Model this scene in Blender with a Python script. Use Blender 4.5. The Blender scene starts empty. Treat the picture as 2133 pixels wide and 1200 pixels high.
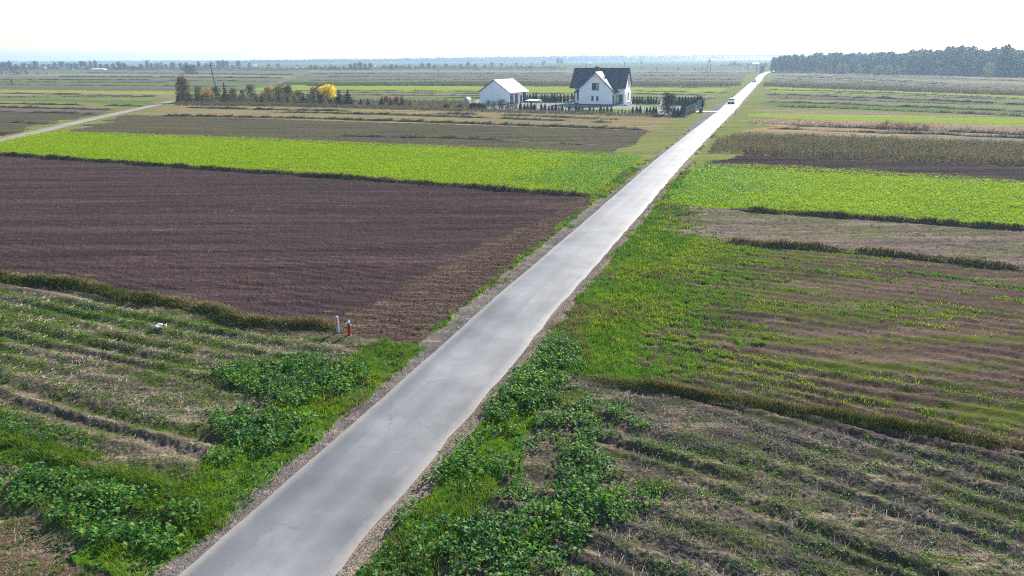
import bpy, math, random
import numpy as np
from math import radians as R, sin, cos, pi
from mathutils import Matrix, Vector

SC = bpy.context.scene
COL = SC.collection
# ------------------------------------------------------------------ camera
F, TH, RO, H = 1422.0, R(18.74), R(-0.45), 13.0
fw = np.array([0, cos(TH), -sin(TH)])
_r = np.array([1., 0, 0]); _u = np.array([0, sin(TH), cos(TH)])
rt = _r * cos(RO) + _u * sin(RO); up = _u * cos(RO) - _r * sin(RO)
cam = bpy.data.cameras.new('camera'); cam.sensor_width = 36.0; cam.lens = 24.0
cam.clip_start = 0.5; cam.clip_end = 9000
co = bpy.data.objects.new('camera', cam); COL.objects.link(co)
M = Matrix.Identity(4)
for i in range(3):
    M[i][0] = rt[i]; M[i][1] = up[i]; M[i][2] = -fw[i]
M[2][3] = H
co.matrix_world = M
SC.camera = co
# ------------------------------------------------------------------ light
SUN_AZ, SUN_EL = R(33.0), R(31.0)
w = bpy.data.worlds.new('World'); SC.world = w; w.use_nodes = True
nt = w.node_tree; bg = nt.nodes['Background']
sk = nt.nodes.new('ShaderNodeTexSky'); sk.sky_type = 'NISHITA'; sk.sun_disc = False
sk.sun_elevation = SUN_EL; sk.sun_rotation = SUN_AZ
sk.air_density = 1.0; sk.dust_density = .6; sk.ozone_density = 1.6; sk.altitude = 100
bg.inputs['Strength'].default_value = 0.105
nt.links.new(sk.outputs[0], bg.inputs['Color'])
sl = bpy.data.lights.new('sun', 'SUN'); sl.energy = 5.0; sl.angle = R(0.6); sl.color = (1, .94, .86)
so = bpy.data.objects.new('sun', sl); COL.objects.link(so)
sd = Vector((sin(SUN_AZ) * cos(SUN_EL), cos(SUN_AZ) * cos(SUN_EL), sin(SUN_EL)))
so.rotation_euler = sd.to_track_quat('Z', 'Y').to_euler(); so.location = (0, 0, 60)
vs = SC.view_settings
SC.display_settings.display_device = 'sRGB'
vs.view_transform = 'Standard'; vs.look = 'None'; vs.gamma = 1.0; vs.use_curve_mapping = False
vs.exposure = 1.0
SC.render.engine = 'CYCLES'
cy = SC.cycles
cy.use_denoising = False; cy.use_adaptive_sampling = False; cy.filter_width = 1.1; cy.max_bounces = 6; cy.diffuse_bounces = 3; cy.transmission_bounces = 3
cy.glossy_bounces = 2; cy.volume_bounces = 1; cy.caustics_reflective = False; cy.caustics_refractive = False

# ------------------------------------------------------------------ geometry of the place
def G(x, y, z=0.0):
    """ground point seen at a given point of the photograph (survey of the site)"""
    d = fw + (x - 1066.5) / F * rt + (600 - y) / F * up
    t = (z - H) / d[2]
    return np.array([0, 0, H]) + t * d
def G2(x, y): return G(x, y)[:2]
def ppm(x, y):
    """pixels per metre at that ground point"""
    p = G(x, y) - np.array([0, 0, H])
    return F / (p @ fw)
def tall(x, yb, yt):
    """height of an upright thing standing at ground point (x,yb) and reaching yt"""
    p = G(x, yb); d = fw + (600 - yt) / F * up + (x - 1066.5) / F * rt
    t = p[1] / d[1]
    return H + t * d[2]

def ihash(ix, iy, seed):
    h = (ix.astype(np.int64) * 374761393 + iy.astype(np.int64) * 668265263 + seed * 982451653) & 0xffffffff
    h = ((h ^ (h >> 13)) * 1274126177) & 0xffffffff
    h = ((h ^ (h >> 16)) * 2246822519) & 0xffffffff
    return ((h ^ (h >> 15)) & 0xffffff) / float(0xffffff)
def vn(x, y, seed=0):
    xi = np.floor(x); yi = np.floor(y); fx = x - xi; fy = y - yi
    fx = fx * fx * (3 - 2 * fx); fy = fy * fy * (3 - 2 * fy)
    a = ihash(xi, yi, seed); b = ihash(xi + 1, yi, seed); c = ihash(xi, yi + 1, seed); d = ihash(xi + 1, yi + 1, seed)
    return (a * (1 - fx) + b * fx) * (1 - fy) + (c * (1 - fx) + d * fx) * fy
def fbm(x, y, seed=0, o=3):
    s = 0; a = .5; t = 0
    for i in range(o):
        s = s + a * vn(x * 2 ** i, y * 2 ** i, seed + i * 17); t += a; a *= .5
    return s / t

# road centre line (surveyed), road frame: s along the road, wl across it (right positive)
ROADPX = [(529, 1200), (930, 800), (1102, 623), (1270, 460), (1391, 339), (1464, 273), (1515, 229), (1535.5, 207),
          (1552, 191.7), (1566.5, 176.7), (1576.5, 169), (1585.5, 157.5), (1589.5, 154), (1601, 150)]
RC = np.array([G2(*p) for p in ROADPX])
RA = R(20.6)
ES = np.array([sin(RA), cos(RA)]); EW = np.array([cos(RA), -sin(RA)])
RC = np.vstack([RC[0] - ES * 40, RC, RC[-1] + np.array([sin(R(25)), cos(R(25))]) * 200])
RS = RC @ ES; RW = RC @ EW
RWID = 3.9
def sw(P):
    s = P[..., :2] @ ES
    return s, P[..., :2] @ EW - np.interp(s, RS, RW)
def from_sw(s, wl):
    s = np.asarray(s, float); wl = np.asarray(wl, float) + np.interp(s, RS, RW)
    return s[..., None] * ES + wl[..., None] * EW

def line(p, q):
    """field border through two surveyed points -> function(P) positive beyond it"""
    a = G2(*p); b = G2(*q); d = (b - a) / np.linalg.norm(b - a)
    n = np.array([-d[1], d[0]])
    if n @ ES < 0: n = -n
    return lambda P: (P[..., :2] - a) @ n

# ------------------------------------------------------------------ materials
def mat(name):
    m = bpy.data.materials.new(name); m.use_nodes = True
    return m, m.node_tree, m.node_tree.nodes['Principled BSDF']
def N(nt, t, **k):
    n = nt.nodes.new(t)
    for a, b in k.items():
        if a in n.inputs: n.inputs[a].default_value = b
        else: setattr(n, a, b)
    return n
def ramp(nt, stops):
    n = nt.nodes.new('ShaderNodeValToRGB'); e = n.color_ramp.elements
    while len(e) < len(stops): e.new(.5)
    for i, (p, c) in enumerate(stops):
        e[i].position = p; e[i].color = (*c, 1)
    return n
def coords(nt, scale, rot=0.0):
    tc = nt.nodes.new('ShaderNodeTexCoord'); mp = nt.nodes.new('ShaderNodeMapping')
    mp.vector_type = 'POINT'
    mp.inputs['Rotation'].default_value = (0, 0, rot); mp.inputs['Scale'].default_value = scale
    nt.links.new(tc.outputs['Object'], mp.inputs[0])
    return mp.outputs[0]
def noise(nt, vec, scale, detail=3, rough=.55):
    n = N(nt, 'ShaderNodeTexNoise', Scale=scale, Detail=detail, Roughness=rough)
    nt.links.new(vec, n.inputs['Vector']); return n.outputs['Fac']
def mth(nt, op, a, b=None):
    n = nt.nodes.new('ShaderNodeMath'); n.operation = op
    for i, v in enumerate((a, b)):
        if v is None: continue
        if isinstance(v, (int, float)): n.inputs[i].default_value = v
        else: nt.links.new(v, n.inputs[i])
    return n.outputs[0]
def mixc(nt, fac, a, b):
    n = nt.nodes.new('ShaderNodeMix'); n.data_type = 'RGBA'
    if isinstance(fac, (int, float)): n.inputs[0].default_value = fac
    else: nt.links.new(fac, n.inputs[0])
    for i, v in ((6, a), (7, b)):
        if isinstance(v, tuple): n.inputs[i].default_value = (*v, 1)
        else: nt.links.new(v, n.inputs[i])
    return n.outputs[2]

def ground_mat(name, soil, cover, amount, straw=None, strawamt=.0, row=1.0, rowamt=.5, bump=.5, big=.06, fine=9.0, rot=RA):
    """soil with patches of plants and straw that follow the rows of the field"""
    m, nt, b = mat(name)
    rows = coords(nt, (.10, 1.0, 1.0), rot)      # stretched along the rows
    iso = coords(nt, (1, 1, 1))
    nrow = noise(nt, rows, row, 4, .6)
    nbig = noise(nt, iso, big, 3)
    nmid = noise(nt, iso, 1.1, 4, .65)
    nf = noise(nt, iso, fine, 4, .7)
    fac = mth(nt, 'ADD', mth(nt, 'MULTIPLY', nrow, rowamt), mth(nt, 'MULTIPLY', nbig, .5 - rowamt * .3))
    fac = mth(nt, 'ADD', fac, mth(nt, 'MULTIPLY', nmid, .35))
    fac = mth(nt, 'ADD', fac, mth(nt, 'MULTIPLY', nf, .35))
    mean = rowamt * .5 + (.5 - rowamt * .3) * .5 + .35
    f2 = nt.nodes.new('ShaderNodeMapRange'); nt.links.new(fac, f2.inputs[0])
    thr = mean + (.5 - amount) * .42
    f2.inputs[1].default_value = thr - .07; f2.inputs[2].default_value = thr + .07
    nwide = noise(nt, coords(nt, (.05, 1.0, 1.0), rot), .42, 4, .6); nline = noise(nt, coords(nt, (.03, 1.0, 1.0), rot), row * 1.15, 4, .75)
    nfs = mth(nt, 'ADD', mth(nt, 'MULTIPLY', nf, .34), mth(nt, 'ADD', mth(nt, 'MULTIPLY', nwide, .32 * min(1, rowamt * 1.6)), mth(nt, 'MULTIPLY', nline, .34 * min(1, rowamt * 1.6))))
    if rowamt < .62: nfs = mth(nt, 'ADD', nfs, .33 * (1 - rowamt * 1.6))
    sr = ramp(nt, [(.36, tuple(c * .42 for c in soil)), (.5, soil), (.64, tuple(c * 1.95 for c in soil))]); nt.links.new(nfs, sr.inputs[0])
    cr = ramp(nt, [(.3, tuple(c * .7 for c in cover)), (.5, cover), (.72, (cover[0] * 1.6, cover[1] * 1.3, cover[2]))]); nt.links.new(mth(nt, 'ADD', mth(nt, 'MULTIPLY', nmid, .45), mth(nt, 'MULTIPLY', mth(nt, 'ADD', nwide, nline), .275)), cr.inputs[0])
    c = mixc(nt, f2.outputs[0], sr.outputs[0], cr.outputs[0])
    if straw:
        ns = noise(nt, rows, row * 2.3, 5, .75)
        g = nt.nodes.new('ShaderNodeMapRange'); nt.links.new(mth(nt, 'ADD', mth(nt, 'MULTIPLY', ns, .6), mth(nt, 'MULTIPLY', nf, .4)), g.inputs[0])
        t = .5 + (.5 - strawamt) * .3
        g.inputs[1].default_value = t - .05; g.inputs[2].default_value = t + .06
        c = mixc(nt, g.outputs[0], c, straw)
    nt.links.new(c, b.inputs['Base Color'])
    b.inputs['Roughness'].default_value = 1.0; b.inputs['Specular IOR Level'].default_value = .0
    bp = N(nt, 'ShaderNodeBump', Strength=bump, Distance=.12)
    hsum = mth(nt, 'ADD', mth(nt, 'ADD', mth(nt, 'MULTIPLY', nf, .9), mth(nt, 'MULTIPLY', nmid, .5)), mth(nt, 'ADD', mth(nt, 'MULTIPLY', nrow, .7), mth(nt, 'MULTIPLY', nline, .6 * rowamt)))
    nt.links.new(hsum, bp.inputs['Height']); nt.links.new(bp.outputs[0], b.inputs['Normal'])
    return m

def leaf_mat(name, cols, trans=.45, tcol=None, rough=.6, spec=.08, vary=.25):
    m, nt, b = mat(name)
    geo = nt.nodes.new('ShaderNodeNewGeometry')
    iso = coords(nt, (1, 1, 1)); n = noise(nt, iso, vary, 3)
    f = mth(nt, 'ADD', mth(nt, 'MULTIPLY', geo.outputs['Random Per Island'], .55), mth(nt, 'MULTIPLY', n, .75))
    f = mth(nt, 'SUBTRACT', f, .12)
    k = len(cols) - 1
    rp = ramp(nt, [(.1 + .8 * i / k, c) for i, c in enumerate(cols)]); nt.links.new(f, rp.inputs[0])
    nt.links.new(rp.outputs[0], b.inputs['Base Color'])
    b.inputs['Roughness'].default_value = rough; b.inputs['Specular IOR Level'].default_value = spec
    if trans > 0:
        tr = nt.nodes.new('ShaderNodeBsdfTranslucent'); ms = nt.nodes.new('ShaderNodeMixShader')
        ms.inputs[0].default_value = trans
        tc = mixc(nt, 1.0, rp.outputs[0], rp.outputs[0])
        mm = nt.nodes.new('ShaderNodeMix'); mm.data_type = 'RGBA'; mm.blend_type = 'MULTIPLY'; mm.inputs[0].default_value = 1
        nt.links.new(rp.outputs[0], mm.inputs[6]); mm.inputs[7].default_value = (*(tcol or (1.5, 1.35, .6)), 1)
        nt.links.new(mm.outputs[2], tr.inputs['Color'])
        nt.links.new(b.outputs[0], ms.inputs[1]); nt.links.new(tr.outputs[0], ms.inputs[2])
        nt.links.new(ms.outputs[0], nt.nodes['Material Output'].inputs['Surface'])
    return m

def plain(name, c, rough=.6, spec=.4, metal=0., var=.12, scale=3.0, bump=0.):
    m, nt, b = mat(name)
    n = noise(nt, coords(nt, (1, 1, 1)), scale, 4, .6)
    rp = ramp(nt, [(.3, tuple(x * (1 - var) for x in c)), (.7, tuple(min(1, x * (1 + var)) for x in c))]); nt.links.new(n, rp.inputs[0])
    nt.links.new(rp.outputs[0], b.inputs['Base Color'])
    b.inputs['Roughness'].default_value = rough; b.inputs['Specular IOR Level'].default_value = spec; b.inputs['Metallic'].default_value = metal
    if bump:
        bp = N(nt, 'ShaderNodeBump', Strength=bump, Distance=.02); nt.links.new(noise(nt, coords(nt, (1, 1, 1)), scale * 12, 3), bp.inputs['Height'])
        nt.links.new(bp.outputs[0], b.inputs['Normal'])
    return m

# ------------------------------------------------------------------ mesh helpers
def np_mesh(name, V, polys, mats, midx=None, smooth=False):
    """polys: list of integer arrays (n,k)"""
    me = bpy.data.meshes.new(name)
    V = np.asarray(V, np.float32)
    polys = [np.asarray(p, np.int32) for p in polys if len(p)]
    nl = sum(p.size for p in polys); nf = sum(len(p) for p in polys)
    me.vertices.add(len(V)); me.vertices.foreach_set('co', V.ravel())
    me.loops.add(nl); me.polygons.add(nf)
    me.loops.foreach_set('vertex_index', np.concatenate([p.ravel() for p in polys]))
    st = []; o = 0
    for p in polys:
        st.append(o + np.arange(len(p)) * p.shape[1]); o += p.size
    me.polygons.foreach_set('loop_start', np.concatenate(st).astype(np.int32))
    for m in (mats if isinstance(mats, (list, tuple)) else [mats]): me.materials.append(m)
    if midx is not None: me.polygons.foreach_set('material_index', np.asarray(midx, np.int32))
    me.polygons.foreach_set('use_smooth', np.full(nf, smooth))
    me.update(calc_edges=True)
    return me
def link(name, me, parent=None, loc=None):
    o = bpy.data.objects.new(name, me); COL.objects.link(o)
    if parent: o.parent = parent
    if loc is not None: o.location = loc
    return o
def tag(o, label=None, cat=None, group=None, kind=None):
    if label: o['label'] = label
    if cat: o['category'] = cat
    if group: o['group'] = group
    if kind: o['kind'] = kind
    return o
def empty(name, loc, rz=0.0, label=None, cat=None, group=None):
    o = bpy.data.objects.new(name, None); COL.objects.link(o)
    o.location = loc; o.rotation_euler = (0, 0, rz); o.empty_display_size = .3
    return tag(o, label, cat, group)

class MB:
    """collects simple solids into one mesh"""
    def __init__(s): s.v = []; s.f = []
    def add(s, vs, fs):
        o = len(s.v); s.v += [tuple(map(float, v)) for v in vs]; s.f += [tuple(i + o for i in f) for f in fs]; return s
    def box(s, a, b):
        x0, y0, z0 = a; x1, y1, z1 = b
        return s.add([(x0, y0, z0), (x1, y0, z0), (x1, y1, z0), (x0, y1, z0), (x0, y0, z1), (x1, y0, z1), (x1, y1, z1), (x0, y1, z1)],
                     [(0, 3, 2, 1), (4, 5, 6, 7), (0, 1, 5, 4), (1, 2, 6, 5), (2, 3, 7, 6), (3, 0, 4, 7)])
    def tube(s, p, q, r0, r1=None, n=8, cap=True):
        r1 = r0 if r1 is None else r1
        p = np.array(p, float); q = np.array(q, float); d = q - p; d /= np.linalg.norm(d) + 1e-9
        a = np.cross(d, [0, 0, 1.]) if abs(d[2]) < .95 else np.cross(d, [1., 0, 0]); a /= np.linalg.norm(a); b = np.cross(d, a)
        vs = []
        for c, r in ((p, r0), (q, r1)):
            for i in range(n):
                t = 2 * pi * i / n; vs.append(c + r * (a * cos(t) + b * sin(t)))
        fs = [(i, (i + 1) % n, n + (i + 1) % n, n + i) for i in range(n)]
        if cap: fs += [tuple(range(n - 1, -1, -1)), tuple(range(n, 2 * n))]
        return s.add(vs, fs)
    def lathe(s, prof, c=(0, 0, 0), n=12, axis=2):
        vs = []; k = len(prof)
        for r, z in prof:
            for i in range(n):
                t = 2 * pi * i / n; v = [r * cos(t), r * sin(t), z]
                if axis == 0: v = [z, r * cos(t), r * sin(t)]
                vs.append((v[0] + c[0], v[1] + c[1], v[2] + c[2]))
        fs = [(j * n + i, j * n + (i + 1) % n, (j + 1) * n + (i + 1) % n, (j + 1) * n + i) for j in range(k - 1) for i in range(n)]
        fs += [tuple(range(n - 1, -1, -1)), tuple((k - 1) * n + i for i in range(n))]
        return s.add(vs, fs)
    def prism(s, poly, d):
        """closed polygon (3d points) extruded by vector d"""
        n = len(poly); d = np.array(d); P = [np.array(p, float) for p in poly]
        return s.add(P + [p + d for p in P], [tuple(range(n - 1, -1, -1)), tuple(range(n, 2 * n))] + [(i, (i + 1) % n, n + (i + 1) % n, n + i) for i in range(n)])
    def mesh(s, name, m, smooth=False, bevel=0.):
        import bmesh
        me = bpy.data.meshes.new(name); me.from_pydata(s.v, [], s.f)
        bm = bmesh.new(); bm.from_mesh(me); bmesh.ops.recalc_face_normals(bm, faces=bm.faces)
        if bevel:
            try: bmesh.ops.bevel(bm, geom=[e for e in bm.edges if len(e.link_faces) == 2 and e.calc_face_angle() > .5], offset=bevel, segments=2, affect='EDGES', profile=.6)
            except Exception: pass
        bm.to_mesh(me); bm.free()
        for x in (m if isinstance(m, (list, tuple)) else [m]): me.materials.append(x)
        if smooth:
            for p in me.polygons: p.use_smooth = True
        return me
    def build(s, name, m, parent=None, loc=None, **k): return link(name, s.mesh(name, m, **k), parent, loc)

def quat_frames(n, rng): pass

def blades(P, hgt, wid, lean, rng, az=None):
    """n grass blades -> verts, quads, tris"""
    n = len(P); a = rng.uniform(0, 2 * pi, n) if az is None else az
    d = np.stack([np.cos(a), np.sin(a), np.zeros(n)], 1); c = np.stack([-np.sin(a), np.cos(a), np.zeros(n)], 1)
    # a blade bends along d and is wide along c
    hgt = np.broadcast_to(hgt, n)[:, None]; wid = np.broadcast_to(wid, n)[:, None]; lean = np.broadcast_to(lean, n)[:, None]
    z = np.array([0, 0, 1.])
    V = np.empty((n, 5, 3))
    V[:, 0] = P - c * wid * .5; V[:, 1] = P + c * wid * .5
    mid = P + z * hgt * .6 + d * lean * hgt * .3
    V[:, 2] = mid - c * wid * .4; V[:, 3] = mid + c * wid * .4
    V[:, 4] = P + z * hgt + d * lean * hgt
    i = np.arange(n)[:, None] * 5
    return V.reshape(-1, 3), i + np.array([[0, 1, 3, 2]]), i + np.array([[2, 3, 4]])
def leaves(P, size, rng, tilt=(.2, .9), asp=.55, az=None, droop=.25):
    """n folded oval leaves starting at P and pointing outwards and up -> verts, tris"""
    n = len(P); a = rng.uniform(0, 2 * pi, n) if az is None else az
    t = rng.uniform(tilt[0], tilt[1], n); size = np.broadcast_to(size, n)[:, None]
    d = np.stack([np.cos(a) * np.cos(t), np.sin(a) * np.cos(t), np.sin(t)], 1)
    ro = rng.normal(0, .45, n)[:, None]
    c0 = np.stack([-np.sin(a), np.cos(a), np.zeros(n)], 1); nn = np.cross(d, c0)
    c = c0 * np.cos(ro) + nn * np.sin(ro); nn = np.cross(d, c)
    V = np.empty((n, 5, 3))
    V[:, 0] = P; V[:, 1] = P + d * size * .5 - c * size * asp * .5 + nn * size * .08; V[:, 3] = P + d * size * .5 + c * size * asp * .5 + nn * size * .08
    V[:, 2] = P + d * size * .55 - nn * size * .06
    V[:, 4] = P + d * size - np.array([0, 0, 1.]) * size * droop
    i = np.arange(n)[:, None] * 5
    return V.reshape(-1, 3), np.concatenate([i + np.array([[0, 3, 2]]), i + np.array([[0, 2, 1]]), i + np.array([[4, 2, 3]]), i + np.array([[4, 1, 2]])])
def cards(P, size, rng, up_bias=0., asp=.7):
    """n small four-sided leaf sprays with any orientation -> verts, quads"""
    n = len(P); nr = rng.normal(0, 1, (n, 3)); nr[:, 2] += up_bias; nr /= np.linalg.norm(nr, axis=1)[:, None]
    t = rng.normal(0, 1, (n, 3)); a = np.cross(nr, t); a /= np.linalg.norm(a, axis=1)[:, None]; b = np.cross(nr, a)
    s = np.broadcast_to(size, n)[:, None]
    V = np.stack([P - a * s * .5, P - b * s * asp * .5 + a * s * .08, P + a * s * .5, P + b * s * asp * .5 + nr * s * .12], 1)
    return V.reshape(-1, 3), np.arange(4 * n).reshape(n, 4)

class Acc:
    """joins many numpy pieces into one mesh, with material indices"""
    def __init__(s): s.V = []; s.p = []; s.m = []; s.n = 0
    def add(s, V, *polys, mi=0):
        for p in polys:
            s.p.append(np.asarray(p) + s.n); s.m.append(np.full(len(p), mi))
        s.V.append(V); s.n += len(V); return s
    def obj(s, name, mats, **k):
        return link(name, np_mesh(name, np.concatenate(s.V), s.p, mats, np.concatenate(s.m), **k))
    def me(s, name, mats, **k): return np_mesh(name, np.concatenate(s.V), s.p, mats, np.concatenate(s.m), **k)

def inpoly(P, poly):
    x, y = P[:, 0], P[:, 1]; ins = np.zeros(len(P), bool); n = len(poly); j = n - 1
    for i in range(n):
        xi, yi = poly[i]; xj, yj = poly[j]
        c = ((yi > y) != (yj > y)) & (x < (xj - xi) * (y - yi) / (yj - yi + 1e-12) + xi)
        ins ^= c; j = i
    return ins
def scatter(polypx, dens, rng, raw=None):
    poly = np.array([G2(*p) for p in polypx]) if raw is None else np.asarray(raw)
    lo = poly.min(0); hi = poly.max(0)
    n = int((hi - lo).prod() * dens); P = rng.uniform(lo, hi, (n, 2))
    return P[inpoly(P, poly)]

# ------------------------------------------------------------------ ground relief and fields
FLD = {}
LA = line((0, 585), (740, 700)); LE = line((0, 322), (1245, 411)); L2 = line((140, 277), (1340, 326)); LM = line((180, 265), (1390, 300))
LF = line((330, 241), (1350, 272)); LH = line((370, 217), (1430, 244)); LHa = line((386, 224), (1340, 257))
R0 = line((1200, 782), (2133, 950)); R1 = line((1460, 499), (2133, 564)); R2 = line((1530, 435), (2133, 478))
R3 = line((1440, 343), (2133, 383)); R4 = line((1480, 318), (2133, 348)); R5 = line((1480, 283), (2133, 306))
CLASSES = ['stubble_near', 'plowed', 'headland', 'crop', 'tilled', 'strawgrass', 'orchard', 'yard', 'stubble_right', 'grass_right', 'pale_stubble',
           'shoulder_left', 'shoulder_right', 'verge', 'tan', 'grassl', 'bright', 'greygreen', 'purple', 'green', 'weeddark', 'orange', 'soil', 'far', 'lawn', 'gravel', 'bare']
CI = {c: i for i, c in enumerate(CLASSES)}
PATHPX = [(-90, 317), (0, 294), (150, 257.5), (250, 235.5), (330, 217.5), (362, 210), (400, 203)]
PTH = np.array([G2(*p) for p in PATHPX])
pdir = PTH[-1] - PTH[0]
def left_of_path(P):
    o = np.argsort(PTH[:, 1]); xx = np.interp(P[:, 1], PTH[o, 1], PTH[o, 0], left=-1e9, right=PTH[o[-1], 0])
    xx = np.where(P[:, 1] > PTH[o[-1], 1], -1e9, xx)
    return P[:, 0] < xx
# far strips: (upper y at the reference columns, class)
LSTR = [(212, 'orchard'), (207, 'grassl'), (203.5, 'greygreen'), (199.5, 'grassl'), (196, 'tan'), (191, 'grassl'), (179.5, 'bright'), (172.5, 'weeddark'), (168.5, 'green'),
        (164.5, 'greygreen'), (161, 'purple'), (157, 'greygreen'), (154, 'purple'), (150, 'greygreen'), (147, 'tan'), (143, 'greygreen'), (0, 'far')]
LS = [(line((1000, y), (1500, y + 1.0 + .06 * (y - 150))) if y else None, c) for y, c in LSTR]
RSTR = [((288, 310), 'tan'), ((283, 302), 'purple'), ((278, 293), 'grassl'), ((273, 286), 'tan'), ((258, 284), 'orange'), ((246, 262), 'tan'), ((236, 246), 'bright'),
        ((228, 243), 'tan'), ((221, 238), 'grassl'), ((212, 232), 'green'), ((204.5, 221), 'grassl'), ((198, 214), 'purple'), ((190, 206), 'grassl'), ((180.5, 199.5), 'bright'), ((174, 193), 'weeddark'),
        ((170.5, 187), 'greygreen'), ((167, 182), 'purple'), ((163, 176), 'greygreen'), ((159, 170), 'tan'), ((156, 166), 'greygreen'), ((150.5, 161), 'tan'), (None, 'far')]
RSL = [(line((1587, y[0]), (2133, y[1])) if y else None, c) for y, c in RSTR]
PSTR = [(275, 'soil'), (253.5, 'tilled'), (231.5, 'tilled'), (222.5, 'purple'), (216, 'grassl'), (210, 'strawgrass'), (203, 'green'), (196, 'grassl'), (0, '')]
PSL = [(line((0, y), (200, y + 5 + (y - 200) * .06)) if y else None, c) for y, c in PSTR]
LSTR2 = [(199, 'grassl'), (193, 'tan'), (187, 'bright'), (180, 'purple'), (174, 'greygreen'), (168, 'green'), (163, 'purple'), (158, 'greygreen'), (153, 'tan'), (143, 'greygreen'), (0, 'far')]
LS2 = [(line((0, y), (300, y + 2.5)) if y else None, c) for y, c in LSTR2]
YARD = np.array([G2(*p) for p in [(985, 230), (1240, 236), (1425, 243.5), (1449, 235), (1463, 222), (1457, 212), (1190, 211), (990, 208)]])
LAWN = np.array([G2(*p) for p in [(1270, 226.5), (1355, 229), (1355, 238), (1180, 234), (1180, 228.5)]])
LAWN2 = np.array([G2(*p) for p in [(1320, 217), (1380, 219), (1380, 224), (1320, 219.5)]])
LAWN3 = np.array([G2(*p) for p in [(1105, 213), (1187, 213), (1187, 215), (1105, 215.5)]])
GRAVEL = np.array([G2(*p) for p in [(1466, 236), (1490, 236), (1446, 272), (1424, 272), (1445, 258)]])
GRAVEL2 = np.array([G2(*p) for p in [(1472, 229.5), (1497, 229.5), (1518, 211), (1508, 210)]])
BARE = np.array([G2(*p) for p in [(-400, 1010), (0, 1062), (110, 1120), (190, 1190), (210, 1300), (-400, 1300)]])
def classify(P):
    s, wl = sw(P); n = len(P)
    wob = (fbm(P[:, 0] * .5, P[:, 1] * .5, 3) - .5) * 1.2
    wobf = (fbm(P[:, 0] * 1.5, P[:, 1] * 1.5, 5) - .5)
    out = np.full(n, CI['far'])
    L = wl < 0
    def put(m, c): out[m] = CI[c]
    # left side
    for (fn, c) in reversed(LS):
        put(L if fn is None else L & (fn(P) < wobf * 2.5), c)
    tb = np.array([G2(*p) for p in ((330, 217), (400, 203), (555, 182), (590, 168), (615, 159.5), (640, 149.5), (650, 140))]); far2 = L & (P[:, 0] < np.interp(P[:, 1], tb[:, 1], tb[:, 0]) + wob * 3) & (P[:, 1] > 200)
    for (fn, c) in reversed(LS2):
        put(far2 if fn is None else far2 & (fn(P) < wobf * 2.5), c)
    put(L & (LH(P) < wob * .7), 'strawgrass'); put(L & (LF(P) < wob * .5), 'tilled'); put(L & (L2(P) < wob * .4), 'crop'); put(L & (LE(P) < wob * .3), 'plowed'); put(L & (LA(P) < 0), 'stubble_near')
    lp = left_of_path(P) & L
    for (fn, c) in reversed(PSL):
        if c: put(lp & (fn(P) < wobf * 2), c)
    put(inpoly(P, YARD), 'yard'); 
    for q in (LAWN, LAWN2, LAWN3): put(inpoly(P, q), 'lawn')
    # right side
    Rr = ~L
    for (fn, c) in reversed(RSL):
        put(Rr if fn is None else Rr & (fn(P) < wobf * 2.0), c)
    put(Rr & (R5(P) < 0), 'weeddark'); put(Rr & (R4(P) < wob * .3), 'soil'); put(Rr & (R3(P) < wob * .4), 'crop')
    put(Rr & (R2(P) < wob * .3), 'pale_stubble'); put(Rr & (R1(P) < wob * .5), 'grass_right'); put(Rr & (R0(P) < wob * .3), 'stubble_right')
    # verges and shoulders
    hw = RWID / 2
    nv = fbm(s * .22, wl * .6, 21) ; nv2 = fbm(s * 1.3, wl * 1.3, 22); nvs = np.clip(vn(s * .30, s * 0, 23) * .7 + nv * .6 - .15, 0, 1) ** 1.5
    vl = hw + .65 + nv2 * .5 + np.where(LA(P) < 0, 1.8 + nv * 1.5, np.where(LE(P) < 0, .3 + (nv - .45) * 1.6, np.where(L2(P) < -2, .9, 3.5 + nv * 4)))
    vr = hw + .75 + nv2 * .6 + np.where(R2(P) < 0, np.where(R0(P) < 0, 1.0 + nv, np.where(R1(P) < 0, 1.2 + nv * 5 + np.clip(fbm(P[:, 0] * 2.6, P[:, 1] * 2.6, 26) - .36, 0, 1) * 14, .3 + nv * 3 + np.clip(fbm(P[:, 0] * 2, P[:, 1] * 2, 27) - .4, 0, 1) * 12)), np.where(R3(P) < -1.5, .5, 1.0 + nvs * 9))
    hd = L & (LA(P) > 0) & (LE(P) < 0)
    put(L & (LA(P) > 0) & (LE(P) < 0) & (out == CI['plowed']) & (wl > -(hw + 3.0 + nv * 4 + wobf * 2.5 + wob * 1.5 + np.clip((45 - s) * .12, -2, 2))), 'headland')
    put(L & (wl > -vl), 'verge'); put(Rr & (wl < vr), 'verge'); out[(out == CI['verge']) & (s > 82 + wobf * 25)] = CI['grassl']
    put(L & (wl > -(hw + .30 + nv2 * .5 + np.where(hd, .45, 0))), 'shoulder_left'); put(Rr & (wl < hw + .35 + nv2 * .75), 'shoulder_right')
    put(inpoly(P, GRAVEL) & (wl < -hw), 'gravel'); put(inpoly(P, GRAVEL2) & (wl < -hw), 'gravel')
    put(inpoly(P + (wobf * 1.2)[:, None], BARE), 'bare')
    # grass beside the farm path
    d = np.full(n, 1e9)
    near = P[:, 0] < -30
    for a, b in zip(PTH[:-1], PTH[1:]):
        ab = b - a; t = np.clip(((P - a) @ ab) / (ab @ ab), 0, 1); d = np.minimum(d, np.linalg.norm(P - a - t[:, None] * ab, axis=1))
    put(near & (d < 2.2 + nvs * 6) & (out != CI['crop']), 'grassl')
    return out
def rowf(s, wl):
    return s + np.where(wl > 0, .10 * wl + .0075 * wl * wl * (s < 27), .06 * wl)
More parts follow.
